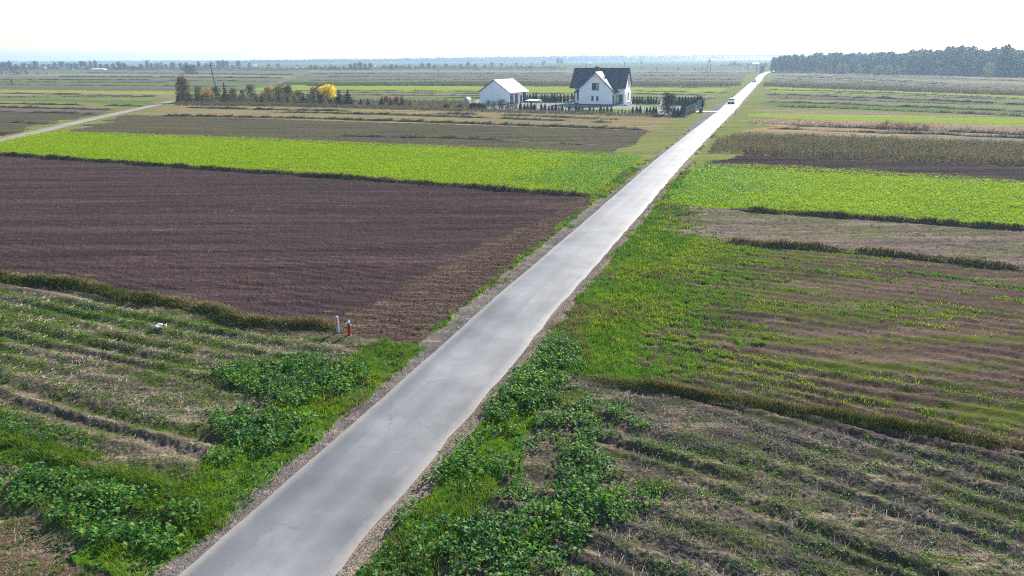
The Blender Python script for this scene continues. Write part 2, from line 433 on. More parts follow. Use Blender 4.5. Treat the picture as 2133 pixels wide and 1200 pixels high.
def relief(P, cl=None):
    """height of the ground at P (n,2)"""
    s, wl = sw(P); d = np.hypot(P[:, 0], P[:, 1])
    if cl is None: cl = classify(P)
    z = np.zeros(len(P))
    big = (fbm(P[:, 0] * .03, P[:, 1] * .03, 9) - .5)
    off = np.clip((np.abs(wl) - 3) / 6, 0, 1)
    def M_(*c): return np.isin(cl, [CI[x] for x in c])
    row = rowf(s, wl) + (fbm(P[:, 0] * .15, P[:, 1] * .15, 31) - .5) * 1.1
    fl = fbm(P[:, 0] * 3.1, P[:, 1] * 3.1, 41, 3) - .5
    fs = fbm(P[:, 0] * 9, P[:, 1] * 9, 43, 2) - .5
    att = np.clip(90 / (d + 1), 0, 1)
    along = vn(wl * .12, row * .7, 51)
    m = M_('stubble_near', 'stubble_right')
    z += m * (.12 * np.sin(row * 2 * pi / 1.1 + 3 * along) * along + .10 * fl + .07 * fs)
    m = M_('grass_right', 'pale_stubble')
    z += m * (.07 * np.sin(row * 2 * pi / .95 + 3 * along) * along + .10 * fl + .05 * fs)
    m = M_('plowed', 'headland', 'soil', 'tilled')
    z += m * (.035 * np.sin(row * 2 * pi / .8) * along + .05 * fl + .075 * fs + .05 * (vn(s * 1.7, wl * .07, 77) - .5))
    m = M_('crop'); z += m * (.10 * fl)
    m = M_('verge'); z += m * (.05 + .14 * fl + .05 * fs) 
    m = M_('shoulder_left', 'shoulder_right'); z += m * (.05 * fl + .03 * fs - .01)
    z *= att
    z += big * .35 * off * np.clip(60 / (d + 30), 0, 1)
    z = np.where(np.abs(wl) < RWID / 2 + .15, -.06, z)
    return np.where((np.abs(wl) < RWID / 2 + .5) & (np.abs(wl) >= RWID / 2 + .15), np.minimum(z, .02) * (np.abs(wl) - RWID / 2 - .15) / .35 - .045 * (1 - (np.abs(wl) - RWID / 2 - .15) / .35), z)
def hz(P):
    P = np.atleast_2d(P); return relief(P)
def on(P):
    return np.column_stack([P, hz(P)])

SOIL = (.054, .037, .037)
GM = {
    'stubble_near': ground_mat('stubble_soil', (.10, .080, .062), (.066, .098, .020), .44, (.26, .21, .145), .34, row=.9, rowamt=.5, bump=.7),
    'bare': ground_mat('bare_soil', (.105, .07, .052), (.07, .10, .02), .22, (.24, .18, .125), .36, row=.9, rowamt=.3, bump=.9),
    'plowed': ground_mat('plowed_soil', SOIL, (.115, .085, .065), .16, (.125, .09, .07), .14, row=1.6, rowamt=.7, bump=.8, fine=7),
    'headland': ground_mat('headland_soil', (.066, .045, .036), (.085, .085, .03), .22, (.17, .13, .092), .34, row=1.2, rowamt=.15, bump=.9, fine=7),
    'crop': ground_mat('crop_floor', (.09, .14, .008), (.15, .24, .006), .75, row=.8, rowamt=.3, bump=.4),
    'tilled': ground_mat('tilled_soil', (.07, .055, .044), (.08, .088, .03), .42, (.155, .122, .085), .24, row=.8, rowamt=.9, bump=.5),
    'strawgrass': ground_mat('straw_grass', (.19, .13, .085), (.135, .145, .042), .52, (.31, .225, .14), .36, row=.45, rowamt=.8, bump=.5),
    'orchard': ground_mat('orchard_floor', (.13, .105, .075), (.10, .125, .045), .55, (.22, .17, .11), .25, row=.4, rowamt=.4, bump=.5),
    'yard': ground_mat('yard_paving', (.27, .26, .25), (.22, .21, .2), .3, row=.3, rowamt=.2, bump=.1),
    'stubble_right': ground_mat('stubble_soil_right', (.085, .066, .056), (.055, .08, .02), .38, (.27, .22, .155), .34, row=.8, rowamt=.3, bump=.9),
    'grass_right': ground_mat('grassy_stubble', (.095, .066, .053), (.075, .10, .016), .40, (.24, .18, .125), .2, row=.6, rowamt=.6, bump=.6, big=.09),
    'pale_stubble': ground_mat('pale_stubble_soil', (.13, .098, .08), (.09, .11, .028), .36, (.25, .20, .155), .34, row=.6, rowamt=.7, bump=.5),
    'shoulder_left': ground_mat('grey_gravel', (.19, .16, .14), (.10, .095, .092), .42, (.36, .30, .245), .28, row=.8, rowamt=.1, bump=.8, fine=14),
    'shoulder_right': ground_mat('sandy_shoulder', (.25, .195, .15), (.14, .115, .085), .38, (.42, .35, .28), .25, row=.8, rowamt=.1, bump=.8, fine=14),
    'verge': ground_mat('grass_verge', (.06, .065, .02), (.055, .125, .010), .68, (.22, .19, .09), .12, row=.4, rowamt=.3, bump=.7),
    'tan': ground_mat('tan_stubble', (.21, .155, .12), (.13, .135, .05), .36, (.33, .255, .185), .3, row=.45, rowamt=.9, bump=.4, big=.03),
    'grassl': ground_mat('pale_grass', (.15, .125, .07), (.135, .175, .035), .6, (.25, .21, .11), .28, row=.45, rowamt=.9, bump=.4, big=.03),
    'bright': ground_mat('bright_grass', (.14, .145, .045), (.19, .255, .028), .68, (.26, .25, .09), .22, row=.45, rowamt=.8, bump=.4, big=.03),
    'greygreen': ground_mat('grey_green_strip', (.125, .11, .075), (.10, .13, .052), .56, (.21, .175, .125), .32, row=.28, rowamt=1.0, bump=.4, big=.02),
    'purple': ground_mat('fallow_strip', (.115, .085, .076), (.105, .105, .05), .36, (.20, .155, .125), .32, row=.28, rowamt=1.0, bump=.4, big=.02),
    'green': ground_mat('green_strip', (.10, .105, .045), (.095, .15, .032), .62, (.2, .18, .09), .2, row=.45, rowamt=.9, bump=.4, big=.03),
    'weeddark': ground_mat('weed_floor', (.07, .055, .04), (.07, .075, .03), .45, row=.3, rowamt=.5, bump=.4),
    'orange': ground_mat('dry_reed_ground', (.25, .16, .095), (.30, .21, .11), .5, (.36, .27, .16), .3, row=.45, rowamt=.8, bump=.5, big=.03),
    'soil': ground_mat('dark_soil', (.046, .032, .032), (.07, .07, .03), .2, row=.9, rowamt=1.0, bump=.5),
    'far': ground_mat('far_farmland', (.11, .10, .065), (.085, .11, .045), .6, (.17, .14, .10), .3, row=.03, rowamt=1.1, bump=.2, big=.006),
    'lawn': ground_mat('lawn_grass', (.12, .16, .035), (.13, .22, .03), .7, row=.3, rowamt=.2, bump=.4),
    'gravel': ground_mat('gravel_pad', (.17, .16, .16), (.12, .115, .115), .4, (.26, .25, .24), .2, row=.6, rowamt=.1, bump=.6),
}
OBJN = {'stubble_near': ('stubble_field', ['stubble_near', 'bare']), 'plowed': ('plowed_field', ['plowed', 'headland']), 'crop': ('crop_field', ['crop']), 'tilled': ('tilled_field', ['tilled']),
        'stubble_right': ('straw_field', ['stubble_right']), 'grass_right': ('grassy_field', ['grass_right']), 'pale_stubble': ('pale_field', ['pale_stubble']),
        'shoulder': ('road_shoulder', ['shoulder_left', 'shoulder_right', 'gravel']), 'verge': ('grass_verge', ['verge']), 'yard': ('yard', ['yard']), 'lawn': ('lawn', ['lawn']), 'soil': ('dark_field', ['soil']),
        'strips': ('farmland', ['strawgrass', 'orchard', 'tan', 'grassl', 'bright', 'greygreen', 'purple', 'green', 'weeddark', 'orange', 'far'])}

def build_ground():
    az = np.radians(np.arange(-47, 47.001, .092))
    dep = np.concatenate([np.arange(.45, 5, .036), np.arange(5, 9, .05), np.arange(9, 47, .075)])
    d = 13 / np.tan(np.radians(dep))
    A, D = np.meshgrid(az, d)
    rng = np.random.default_rng(1)
    # d is the forward-plane distance measured radially
    P = np.stack([np.sin(A) * D, np.cos(A) * D], -1).reshape(-1, 2)
    nr, nc = A.shape
    i = np.arange((nr - 1) * (nc - 1)); rr, cc = i // (nc - 1), i % (nc - 1)
    q = np.stack([rr * nc + cc, rr * nc + cc + 1, (rr + 1) * nc + cc + 1, (rr + 1) * nc + cc], 1)
    vc = classify(P)
    z = relief(P, vc)
    V = np.column_stack([P, z])
    C = P[q].mean(1)
    fc = classify(C)
    s, wl = sw(C)
    for key, (nm, cls) in OBJN.items():
        m = np.isin(fc, [CI[c] for c in cls])
        if not m.any(): continue
        f = q[m]; u, inv = np.unique(f, return_inverse=True); f = inv.reshape(f.shape)
        f = f[:, ::-1]
        lut = np.zeros(len(CLASSES), int)
        for k, c in enumerate(cls): lut[CI[c]] = k
        o = link(nm, np_mesh(nm, V[u], [f], [GM[c] for c in cls], lut[fc[m]], smooth=True))
        tag(o, kind='structure')
    # the sheet under everything, out to the horizon
    b = 4200
    o = link('ground', np_mesh('ground', [(-b, -400, -.9), (b, -400, -.9), (b, b, -.9), (-b, b, -.9)], [[(0, 1, 2, 3)]], GM['far']))
    tag(o, kind='structure')
build_ground()

def ribbon(name, pts, width, m, z=.0, crown=0., na=9, step=1.0):
    P = np.asarray(pts, float); seg = np.linalg.norm(np.diff(P, axis=0), axis=1); L = np.concatenate([[0], seg.cumsum()])
    t = np.arange(0, L[-1], step); C = np.stack([np.interp(t, L, P[:, 0]), np.interp(t, L, P[:, 1])], 1)
    k = 9
    T = np.gradient(C, axis=0); T /= np.linalg.norm(T, axis=1)[:, None]; Nn = np.stack([T[:, 1], -T[:, 0]], 1)
    a = np.linspace(-1, 1, na); wd = np.asarray(width(t) if callable(width) else np.full(len(t), width))
    jl = (vn(t * .9, t * 0, 5) - .5) * .07; jr = (vn(t * .9, t * 0 + 9, 6) - .5) * .16
    V = []
    for j, x in enumerate(a):
        e = x * wd / 2 + (jl * (x == -1) + jr * (x == 1))
        V.append(np.column_stack([C + Nn * e[:, None], np.full(len(t), z) + crown * (1 - x * x) - (.03 if abs(x) == 1 else 0)]))
    V = np.stack(V, 1); n = len(t)
    i = np.arange((n - 1) * (na - 1)); rr, cc = i // (na - 1), i % (na - 1)
    q = np.stack([rr * na + cc, rr * na + cc + 1, (rr + 1) * na + cc + 1, (rr + 1) * na + cc], 1)
    me = np_mesh(name, V.reshape(-1, 3), [q], m, smooth=True)
    uv = me.uv_layers.new(name='UVMap'); li = np.empty(len(me.loops), np.int32); me.loops.foreach_get('vertex_index', li)
    U = np.column_stack([np.tile(a, n), np.repeat(t, na)]); uv.data.foreach_set('uv', U[li].astype(np.float32).ravel())
    return tag(link(name, me), kind='structure')

def road_mat():
    m, nt, b = mat('asphalt')
    tc = nt.nodes.new('ShaderNodeUVMap'); tc.uv_map = 'UVMap'
    sx = nt.nodes.new('ShaderNodeSeparateXYZ'); nt.links.new(tc.outputs[0], sx.inputs[0])
    mp = nt.nodes.new('ShaderNodeMapping'); mp.inputs['Scale'].default_value = (1.7, .035, 1); nt.links.new(tc.outputs[0], mp.inputs[0])
    streak = noise(nt, mp.outputs[0], 1.3, 4, .6)
    iso = coords(nt, (1, 1, 1)); nb = noise(nt, iso, .25, 4, .6); nf = noise(nt, iso, 30, 5, 1.0); nm_ = noise(nt, iso, 3.0, 5, .7)
    ax = mth(nt, 'ABSOLUTE', sx.outputs[0])
    edge = nt.nodes.new('ShaderNodeMapRange'); nt.links.new(mth(nt, 'ADD', ax, mth(nt, 'MULTIPLY', mth(nt, 'SUBTRACT', nm_, .5), .22)), edge.inputs[0])
    edge.inputs[1].default_value = .80; edge.inputs[2].default_value = 1.02
    base = ramp(nt, [(.36, (.07, .073, .078)), (.64, (.205, .206, .21))]); nt.links.new(mth(nt, 'ADD', mth(nt, 'MULTIPLY', nf, .5), mth(nt, 'MULTIPLY', nb, .5)), base.inputs[0])
    # pale dust worn along the middle and the wheel tracks
    dust = nt.nodes.new('ShaderNodeMapRange'); nt.links.new(mth(nt, 'ADD', mth(nt, 'MULTIPLY', streak, .65), mth(nt, 'MULTIPLY', nb, .45)), dust.inputs[0])
    dust.inputs[1].default_value = .56; dust.inputs[2].default_value = .80; dust.inputs[4].default_value = .4
    c = mixc(nt, dust.outputs[0], base.outputs[0], (.36, .345, .32))
    trk = ramp(nt, [(0., (0, 0, 0)), (.22, (.1, .1, .1)), (.36, (1, 1, 1)), (.5, (.25, .25, .25)), (.66, (.9, .9, .9)), (.8, (.1, .1, .1)), (1., (0, 0, 0))]); nt.links.new(mth(nt, 'ADD', mth(nt, 'MULTIPLY', mth(nt, 'ADD', sx.outputs[0], mth(nt, 'MULTIPLY', mth(nt, 'SUBTRACT', streak, .5), .5)), .5), .5), trk.inputs[0])
    c = mixc(nt, mth(nt, 'MULTIPLY', mth(nt, 'MULTIPLY', trk.outputs[0], nb), .5), c, (.32, .315, .305))
    patch = nt.nodes.new('ShaderNodeMapRange'); nt.links.new(noise(nt, iso, .9, 5, .8), patch.inputs[0]); patch.inputs[1].default_value = .55; patch.inputs[2].default_value = .7
    c = mixc(nt, mth(nt, 'MULTIPLY', patch.outputs[0], .35), c, (.12, .12, .125))
    vor = nt.nodes.new('ShaderNodeTexVoronoi'); vor.feature = 'DISTANCE_TO_EDGE'; vor.inputs['Scale'].default_value = .22; wp = nt.nodes.new('ShaderNodeVectorMath'); wp.operation = 'ADD'; nz_ = N(nt, 'ShaderNodeTexNoise', Scale=1.2, Detail=5, Roughness=.7); nt.links.new(iso, nz_.inputs['Vector']); nt.links.new(iso, wp.inputs[0]); nt.links.new(nz_.outputs['Color'], wp.inputs[1]); nt.links.new(wp.outputs[0], vor.inputs['Vector'])
    crk = nt.nodes.new('ShaderNodeMapRange'); nt.links.new(vor.outputs['Distance'], crk.inputs[0]); crk.inputs[1].default_value = .0; crk.inputs[2].default_value = .006; crk.inputs[3].default_value = .5; crk.inputs[4].default_value = 0
    c = mixc(nt, mth(nt, 'MULTIPLY', crk.outputs[0], mth(nt, 'GREATER_THAN', nb, .5)), c, (.07, .07, .07))
    spots = nt.nodes.new('ShaderNodeMapRange'); nt.links.new(noise(nt, iso, 9, 6, .85), spots.inputs[0]); spots.inputs[1].default_value = .655; spots.inputs[2].default_value = .70
    c = mixc(nt, mth(nt, 'MULTIPLY', spots.outputs[0], .7), c, (.45, .40, .33))
    c = mixc(nt, mth(nt, 'MULTIPLY', edge.outputs[0], .6), c, (.36, .32, .28))
    nt.links.new(c, b.inputs['Base Color']); b.inputs['Roughness'].default_value = .6; b.inputs['Specular IOR Level'].default_value = .38
    bp = N(nt, 'ShaderNodeBump', Strength=.25, Distance=.01); nt.links.new(nf, bp.inputs['Height']); nt.links.new(bp.outputs[0], b.inputs['Normal'])
    return m
ribbon('road', RC, RWID, road_mat(), z=.0, crown=.045)
m_dirt = ground_mat('dirt_path', (.27, .235, .21), (.34, .30, .27), .45, (.15, .15, .08), .18, row=.4, rowamt=.2, bump=.4)
ribbon('path', PTH, 3.3, m_dirt, z=.07, crown=.03, na=7)
ribbon('farm_track', [G2(*p) for p in ((555, 182), (590, 168), (615, 159.5), (632, 153), (640, 149.5))], lambda t: 5.5 + 0 * t, ground_mat('track_dirt', (.16, .145, .10), (.13, .14, .06), .5, row=.3, rowamt=.3, bump=.2), z=.05, na=5, step=6)
tag(ribbon('driveway', [G2(1452, 232.3), G2(1462, 232.6), G2(1508, 233.2)], 3.6, plain('paving_blocks', (.42, .41, .39), .7, .3), z=.09, na=5, step=.5), kind='structure')

# ------------------------------------------------------------------ plant materials
rng = np.random.default_rng(7)
LM_ = leaf_mat
m_blade = LM_('grass_blade', [(.030, .085, .010), (.055, .135, .013), (.09, .18, .018), (.15, .19, .045)], .45, tcol=(1.3, 1.5, .5), vary=.35)
m_bladey = LM_('grass_blade_yellow', [(.07, .14, .010), (.115, .20, .011), (.17, .24, .013), (.22, .24, .04)], .5, tcol=(1.4, 1.4, .4), vary=.3)
m_dry = LM_('dry_grass_blade', [(.08, .085, .03), (.15, .13, .06), (.24, .20, .11), (.32, .27, .17)], .3, tcol=(1.2, 1.05, .7), vary=.4)
m_dark = LM_('dark_grass_blade', [(.025, .032, .012), (.05, .055, .018), (.08, .08, .03), (.12, .10, .05)], .3, vary=.4)
m_kale = LM_('kale_leaf', [(.020, .075, .026), (.036, .12, .036), (.06, .165, .045), (.11, .23, .03), (.15, .27, .02)], .40, tcol=(1.6, 1.7, .4), rough=.5, spec=.2, vary=.5)
m_weed = LM_('pale_weed', [(.08, .14, .025), (.12, .18, .04), (.17, .20, .06)], .4, tcol=(1.2, 1.3, .5))
m_bank = LM_('bank_grass', [(.028, .045, .012), (.055, .08, .018), (.085, .105, .028), (.15, .14, .05)], .35, tcol=(1.2, 1.2, .5), vary=.4)
m_crop = LM_('mustard_leaf', [(.165, .285, .006), (.20, .325, .006), (.235, .355, .007), (.275, .38, .008)], .5, tcol=(1.5, 1.3, .25), rough=.6, vary=.12)
m_crop2 = LM_('mustard_leaf_dark', [(.03, .11, .014), (.06, .17, .014), (.11, .23, .012), (.17, .29, .012)], .5, tcol=(1.6, 1.5, .4), rough=.5, spec=.2, vary=.2)
m_straw = LM_('straw', [(.30, .24, .18), (.42, .35, .27), (.52, .45, .37)], .1, tcol=(1, 1, 1), vary=.6)
m_stalk = LM_('weed_stalk', [(.07, .085, .04), (.12, .12, .065), (.18, .16, .10), (.25, .205, .145)], .35, tcol=(1.2, 1.1, .7), vary=.15)
m_reed = LM_('reed_plume', [(.26, .17, .10), (.36, .26, .17), (.44, .34, .25)], .4, tcol=(1.1, 1, .8))
m_brush = LM_('dry_weed', [(.09, .065, .045), (.15, .11, .075), (.12, .12, .05), (.22, .16, .11)], .35, tcol=(1.2, 1.05, .7), vary=.2)
m_earth = plain('balk_earth', (.07, .062, .035), .95, .1, scale=4)

def noisy(P, sc, seed, o=3): return fbm(P[:, 0] * sc, P[:, 1] * sc, seed, o)
def stuff(o, label=None): return tag(o, label, kind='stuff')

# ------------------------------------------------------------------ grass balks between the fields
def balk(name, pts, width, height, dens, mats, blade=(.25, .5), seed=0, step=.4, dry=.4, lab=None, acc=None, gap=0.):
    """a low bank of rough grass along a field border"""
    rg = np.random.default_rng(seed + 100)
    P = np.array([G2(*p) for p in pts]); seg = np.linalg.norm(np.diff(P, axis=0), axis=1); L = np.concatenate([[0], seg.cumsum()])
    t = np.arange(0, L[-1], step); n = len(t)
    C = np.stack([np.interp(t, L, P[:, 0]), np.interp(t, L, P[:, 1])], 1)
    T = np.gradient(C, axis=0); T /= np.linalg.norm(T, axis=1)[:, None]; Nn = np.stack([T[:, 1], -T[:, 0]], 1)
    if (Nn @ np.array([0, 1.])).mean() > 0: Nn = -Nn     # towards the near side
    wob = (fbm(t * .22, t * 0, seed, 3) - .5) * width * 1.3
    C = C + Nn * wob[:, None]
    hv = height * np.clip(.05 + 1.9 * (fbm(t * .5, t * 0 + 3, seed + 5, 3) * .7 + vn(t * 1.6, t * 0, seed + 6) * .3), .15, 1.6) * np.clip(np.minimum(t, L[-1] - t) / 2.5, .15, 1)
    if gap: hv = hv * np.clip((fbm(t * .12, t * 0 + 8, seed + 9, 2) - gap) * 7, .02, 1)
    prof = [(-.65, -.1), (-.42, .45), (-.12, .85), (.2, 1.0), (.45, .7), (.72, -.1)]
    A = acc or Acc(); V = []
    for a, zz in prof:
        j = (vn(t * 1.7, t * 0 + a * 7, seed + 3) - .5) * .5
        V.append(np.column_stack([C - Nn * ((a + j) * width)[:, None], hv * .62 * zz * (1 + j) - (.1 if zz < 0 else 0)]))
    k = len(prof); V = np.stack(V, 1).reshape(-1, 3)
    i = np.arange((n - 1) * (k - 1)); rr, cc = i // (k - 1), i % (k - 1)
    A.add(V, np.stack([rr * k + cc, rr * k + cc + 1, (rr + 1) * k + cc + 1, (rr + 1) * k + cc], 1), mi=0)
    m = int(L[-1] * dens); tt = rg.uniform(0, L[-1] - step, m); a = rg.normal(.05, .36, m)
    idx = (tt / step).astype(int); h = hv[idx]
    keep = rg.random(m) < np.clip(h / height * 1.6, .05, 1); idx = idx[keep]; a = a[keep]; tt = tt[keep]; h = h[keep]; m = len(a)
    base = np.column_stack([C[idx] + T[idx] * (tt - idx * step)[:, None] - Nn[idx] * (a * width)[:, None], np.clip(h * .62 * (1 - (np.abs(a - .15) / .75) ** 2), 0, None) - .03])
    hh = rg.uniform(blade[0], blade[1], m) * (.55 + .6 * h / height)
    dr = (fbm(tt * .35, tt * 0, seed + 33, 2) + np.clip(a * .7, -.3, .25) + rg.normal(0, .08, m)) > (1 - dry) * .62 + .2  # straw fringe on top and far side; near side's shadow put into blade colour
    bw = np.maximum(.022, .0011 * np.hypot(base[:, 0], base[:, 1]) * .9)
    for sel, mi in ((~dr, 1), (dr, 2)):
        if sel.any():
            v, q, tr = blades(base[sel], hh[sel] * (1.15 if mi == 2 else 1), bw[sel], rg.uniform(.15, 1.0, sel.sum()), rg)
            A.add(v, q, tr, mi=mi)
    if acc is None:
        o = A.obj(name, mats); stuff(o, lab); return o
MB3 = [m_earth, m_bank, m_dry]; MD3 = [m_earth, m_dark, m_brush]
balk('grass_bank', [(-60, 567), (0, 578), (300, 628), (600, 678), (745, 694)], 1.0, .30, 520, MB3, (.08, .22), 1, .25, .42, 'tall grass bank between the left stubble and the plowed field')
balk('grass_bank', [(1195, 782), (1450, 826), (1800, 884), (2200, 958)], .75, .25, 560, MB3, (.07, .19), 2, .25, .5, 'grass bank between the two near right fields')
balk('grass_bank', [(1455, 497), (1800, 527), (2200, 568)], .8, .34, 150, [m_earth, m_dark, m_dry], (.08, .24), 3, .35, .4, 'dark grass bank below the pale stubble', gap=.3)
balk('grass_bank', [(1520, 434), (1800, 455), (2200, 482)], .7, .34, 120, [m_earth, m_dark, m_dry], (.08, .24), 4, .4, .2, 'dark grass bank along the right green crop')
balk('grass_bank', [(-60, 317), (0, 322), (400, 350), (800, 378), (1240, 411)], .8, .36, 90, [m_earth, m_dark, m_dry], (.08, .26), 5, .45, .3, 'dark grass bank along the left green crop')
A = Acc(); k = 10
for pts, wd, ht, gp in [
    ([(330, 241), (640, 247), (960, 257), (1345, 271)], 1.2, .55, 0), ([(386, 224.5), (560, 229), (732, 232)], 1.4, .7, .2), ([(560, 233.5), (760, 238), (960, 244), (1280, 256)], 1.2, .5, .36),
    ([(900, 237), (1100, 242), (1320, 251)], 1.2, .5, .38), ([(700, 282), (1000, 290), (1248, 302)], 1.2, .4, .42),
    ([(-60, 213), (0, 216), (177, 219.5)], 1.4, .6, .15), ([(-60, 221), (0, 223.5), (240, 229.5)], 1.5, .6, .1), ([(-60, 229), (0, 232.5), (205, 238)], 1.3, .5, .1), ([(-50, 251), (0, 253.5), (110, 259)], 1.3, .45, .25),
    ([(220, 219.5), (300, 222)], 1.2, .6, 0), ([(-60, 202), (0, 203), (330, 202)], 1.2, .4, .1), ([(-60, 193.5), (0, 194.5), (170, 196.5)], 1.4, .5, .2), ([(60, 198), (330, 200)], 1.2, .4, .2),
    # beyond the house, left of the road
    ([(600, 197), (800, 198.5), (1000, 199.5), (1500, 206)], 1.4, .45, .25), ([(650, 193), (900, 194.5), (1185, 196.5)], 1.4, .45, .2), ([(620, 189), (1000, 190.5)], 1.3, .4, .3), ([(1315, 189.5), (1480, 193), (1520, 194)], 1.5, .5, .3),
    ([(1315, 195.5), (1480, 199.5)], 1.5, .5, .25), ([(1330, 203.5), (1480, 207)], 1.5, .5, .3), ([(930, 203.5), (1020, 204.5)], 1.4, .5, .2), ([(1100, 203), (1185, 204)], 1.4, .5, .2), ([(1320, 182), (1480, 184)], 1.6, .4, .4),
    ([(500, 181), (0, 177)], 2, .5, .3), ([(0, 171.5), (350, 172)], 2, .6, .3), ([(0, 166), (300, 167), (560, 170)], 2, .7, .3), ([(120, 160), (400, 161.5), (590, 163)], 3, 1.2, .1), ([(180, 152), (400, 153.5), (610, 156.5)], 3, 1.0, .2),
    ([(640, 168), (1000, 166), (1180, 165)], 2.5, .6, .3), ([(660, 160), (1000, 159), (1300, 160)], 3, .7, .35), ([(1320, 165.5), (1540, 166.5)], 2.5, .7, .3), ([(1330, 170), (1555, 171)], 2.2, .5, .3),
    ([(650, 154), (1180, 153)], 4, .9, .35), ([(1330, 158), (1570, 157)], 3, .8, .3), ([(1320, 151.5), (1575, 151.5)], 4, .9, .3), ([(0, 146.5), (600, 147.5)], 4, .9, .4), ([(660, 147), (1180, 146)], 5, 1.0, .4),
    # right of the road
    ([(1545, 283), (1700, 287), (1900, 295), (2180, 304)], 1.4, .55, .1), ([(1640, 262), (1796, 266.5), (1980, 274), (2180, 283)], 1.3, .5, .2), ([(1600, 267.5), (1760, 274), (1950, 280), (2180, 290)], 1.3, .5, .2),
    ([(1587, 212), (1750, 217), (1950, 225), (2180, 235)], 1.6, .6, .1), ([(1590, 197), (1750, 202), (1950, 209.5), (2180, 221)], 1.8, .8, .05), ([(1592, 187.5), (1760, 191), (1950, 198), (2180, 209)], 1.6, .5, .15),
    ([(1600, 204), (1760, 208), (1900, 213), (2180, 224)], 1.5, .4, .4), ([(1600, 222), (1750, 226), (2000, 236), (2180, 245)], 1.5, .5, .4), ([(1620, 192), (1800, 195), (2180, 212)], 1.5, .4, .4),
    ([(1640, 160.5), (1800, 165), (1968, 175.5)], 3, .9, .1), ([(1750, 158), (1900, 161), (2100, 168), (2180, 171)], 3, .7, .2), ([(1600, 168.5), (1800, 172), (2000, 180), (2180, 188)], 2.6, .6, .3), ([(1610, 164), (1800, 168)], 2.6, .6, .3), ([(1610, 157), (1800, 158), (2000, 163)], 3, .6, .3)]:
    k += 1
    d = np.hypot(*G2(*pts[0])); balk('x', pts, wd, ht * .95, 14 if d < 200 else 4, None, (.06, .26), k, .7 if d < 200 else 1.5, .35, acc=A, gap=gp * .7)
stuff(A.obj('grass_balks', MD3), 'dark grass balks between the farther field strips')

# ------------------------------------------------------------------ leafy crops
def crop_field(name, poly, seed, lab, dens=42):
    rg = np.random.default_rng(seed)
    P = scatter(poly, dens, rg); s, wl = sw(P)
    lf = noisy(P, .7, seed, 3); top = .28 + .34 * lf
    tram = np.abs(((s + 1.2 * fbm(wl * .05, s * 0, 3)) % 5.2) - 2.6) < .16
    k = (~tram | (rg.random(len(P)) < .3)) & (np.abs(wl) > RWID / 2 + 1.0 + 1.2 * noisy(P, .5, 66))
    P = P[k]; top = top[k]; wl = wl[k]; s = s[k]; n = len(P)
    z = np.maximum(.06, top * rg.uniform(.35, 1.0, n)); size = rg.uniform(.11, .23, n)
    dk = (np.clip(1.25 - (np.abs(wl) - 2) / 13, 0, 1) * .9 + (noisy(np.column_stack([s * 2.2, wl * .18]), .25, seed + 4, 3) - .5) * 1.3 + rg.normal(0, .12, n)) > .47
    A = Acc()
    for sel, mi in ((~dk, 0), (dk, 1)):
        v, t = leaves(np.column_stack([P[sel], z[sel]]), size[sel] * (1.15 if mi else 1), rg, (.05, .75), .62); A.add(v, t, mi=mi)
    stuff(A.obj(name, [m_crop, m_crop2]), lab)
crop_field('mustard_crop', [(-90, 330), (-60, 312), (60, 284), (140, 277), (500, 290), (1340, 326), (1285, 375), (1240, 408), (900, 384), (400, 348), (0, 320)], 11, 'bright green leafy crop strip left of the road')
crop_field('mustard_crop', [(1440, 343), (1700, 354), (2133, 382), (2250, 390), (2250, 486), (1900, 460), (1530, 430), (1385, 425)], 12, 'bright green leafy crop strip right of the road')

# ------------------------------------------------------------------ kale beside the road
def kale(name, polys, seed, lab, thr=.42, dens=150, hmax=.55, weed=.06):
    rg = np.random.default_rng(seed); A = Acc()
    for poly in polys:
        # separate plants: each a loose rosette of leaves on stalks
        Q = scatter(poly, dens, rg); c = noisy(Q, .45, seed, 3); f = noisy(Q, 1.5, seed + 3, 2)
        h = np.clip((c * .6 + f * .4 - thr) * 4.5, 0, 1)
        k = (rg.random(len(Q)) < .08 + h * 1.2) & (h > .02) & (np.abs(sw(Q)[1]) > RWID / 2 + .55); Q, h = Q[k], h[k]; m = 14
        ph = hmax * (.3 + .8 * h) * rg.uniform(.6, 1.25, len(Q)); n = len(Q) * m
        az = rg.uniform(0, 2 * pi, n); o_ = np.repeat(ph, m) * rg.uniform(.1, .55, n); P = np.repeat(Q, m, 0) + np.stack([np.cos(az), np.sin(az)], 1) * o_[:, None]
        h = np.repeat(h, m); top = np.repeat(ph, m); z = hz(np.repeat(Q, m, 0)) + top * rg.uniform(.25, 1.0, n) - o_ * .25
        z = np.maximum(z, hz(P) + .02)
        v, t = leaves(np.column_stack([P, z]), rg.uniform(.07, .165, n) * (.7 + .6 * np.repeat(ph, m) / hmax), rg, (-.35, .95), .7, az + rg.normal(0, .5, n), .3); A.add(v, t, mi=0)
        # stems
        m = rg.random(n) < .12
        v, q, tr = blades(np.column_stack([P[m], hz(P[m])]), top[m], .02, .3, rg); A.add(v, q, tr, mi=1)
        # pale weeds in between
        W = scatter(poly, 190, rg); cw = noisy(W, .45, seed + 8, 2); W = W[cw > .64 - weed]
        if len(W):
            v, q, tr = blades(np.column_stack([W, hz(W)]), rg.uniform(.12, .38, len(W)), .016, rg.uniform(.1, .7, len(W)), rg); A.add(v, q, tr, mi=2)
    stuff(A.obj(name, [m_kale, m_blade, m_weed]), lab)
KR = [[(740, 1260), (780, 1180), (850, 1050), (960, 920), (1040, 790), (1105, 775), (1150, 690), (1205, 690), (1215, 770), (1185, 795), (1260, 850), (1350, 885), (1250, 930), (1290, 990), (1420, 1020), (1330, 1080), (1240, 1100), (1200, 1140), (1260, 1260)]]
kale('kale_patch', KR, 21, 'dark leafy kale growing wild along the right road edge', .355, 16, .42, .05)
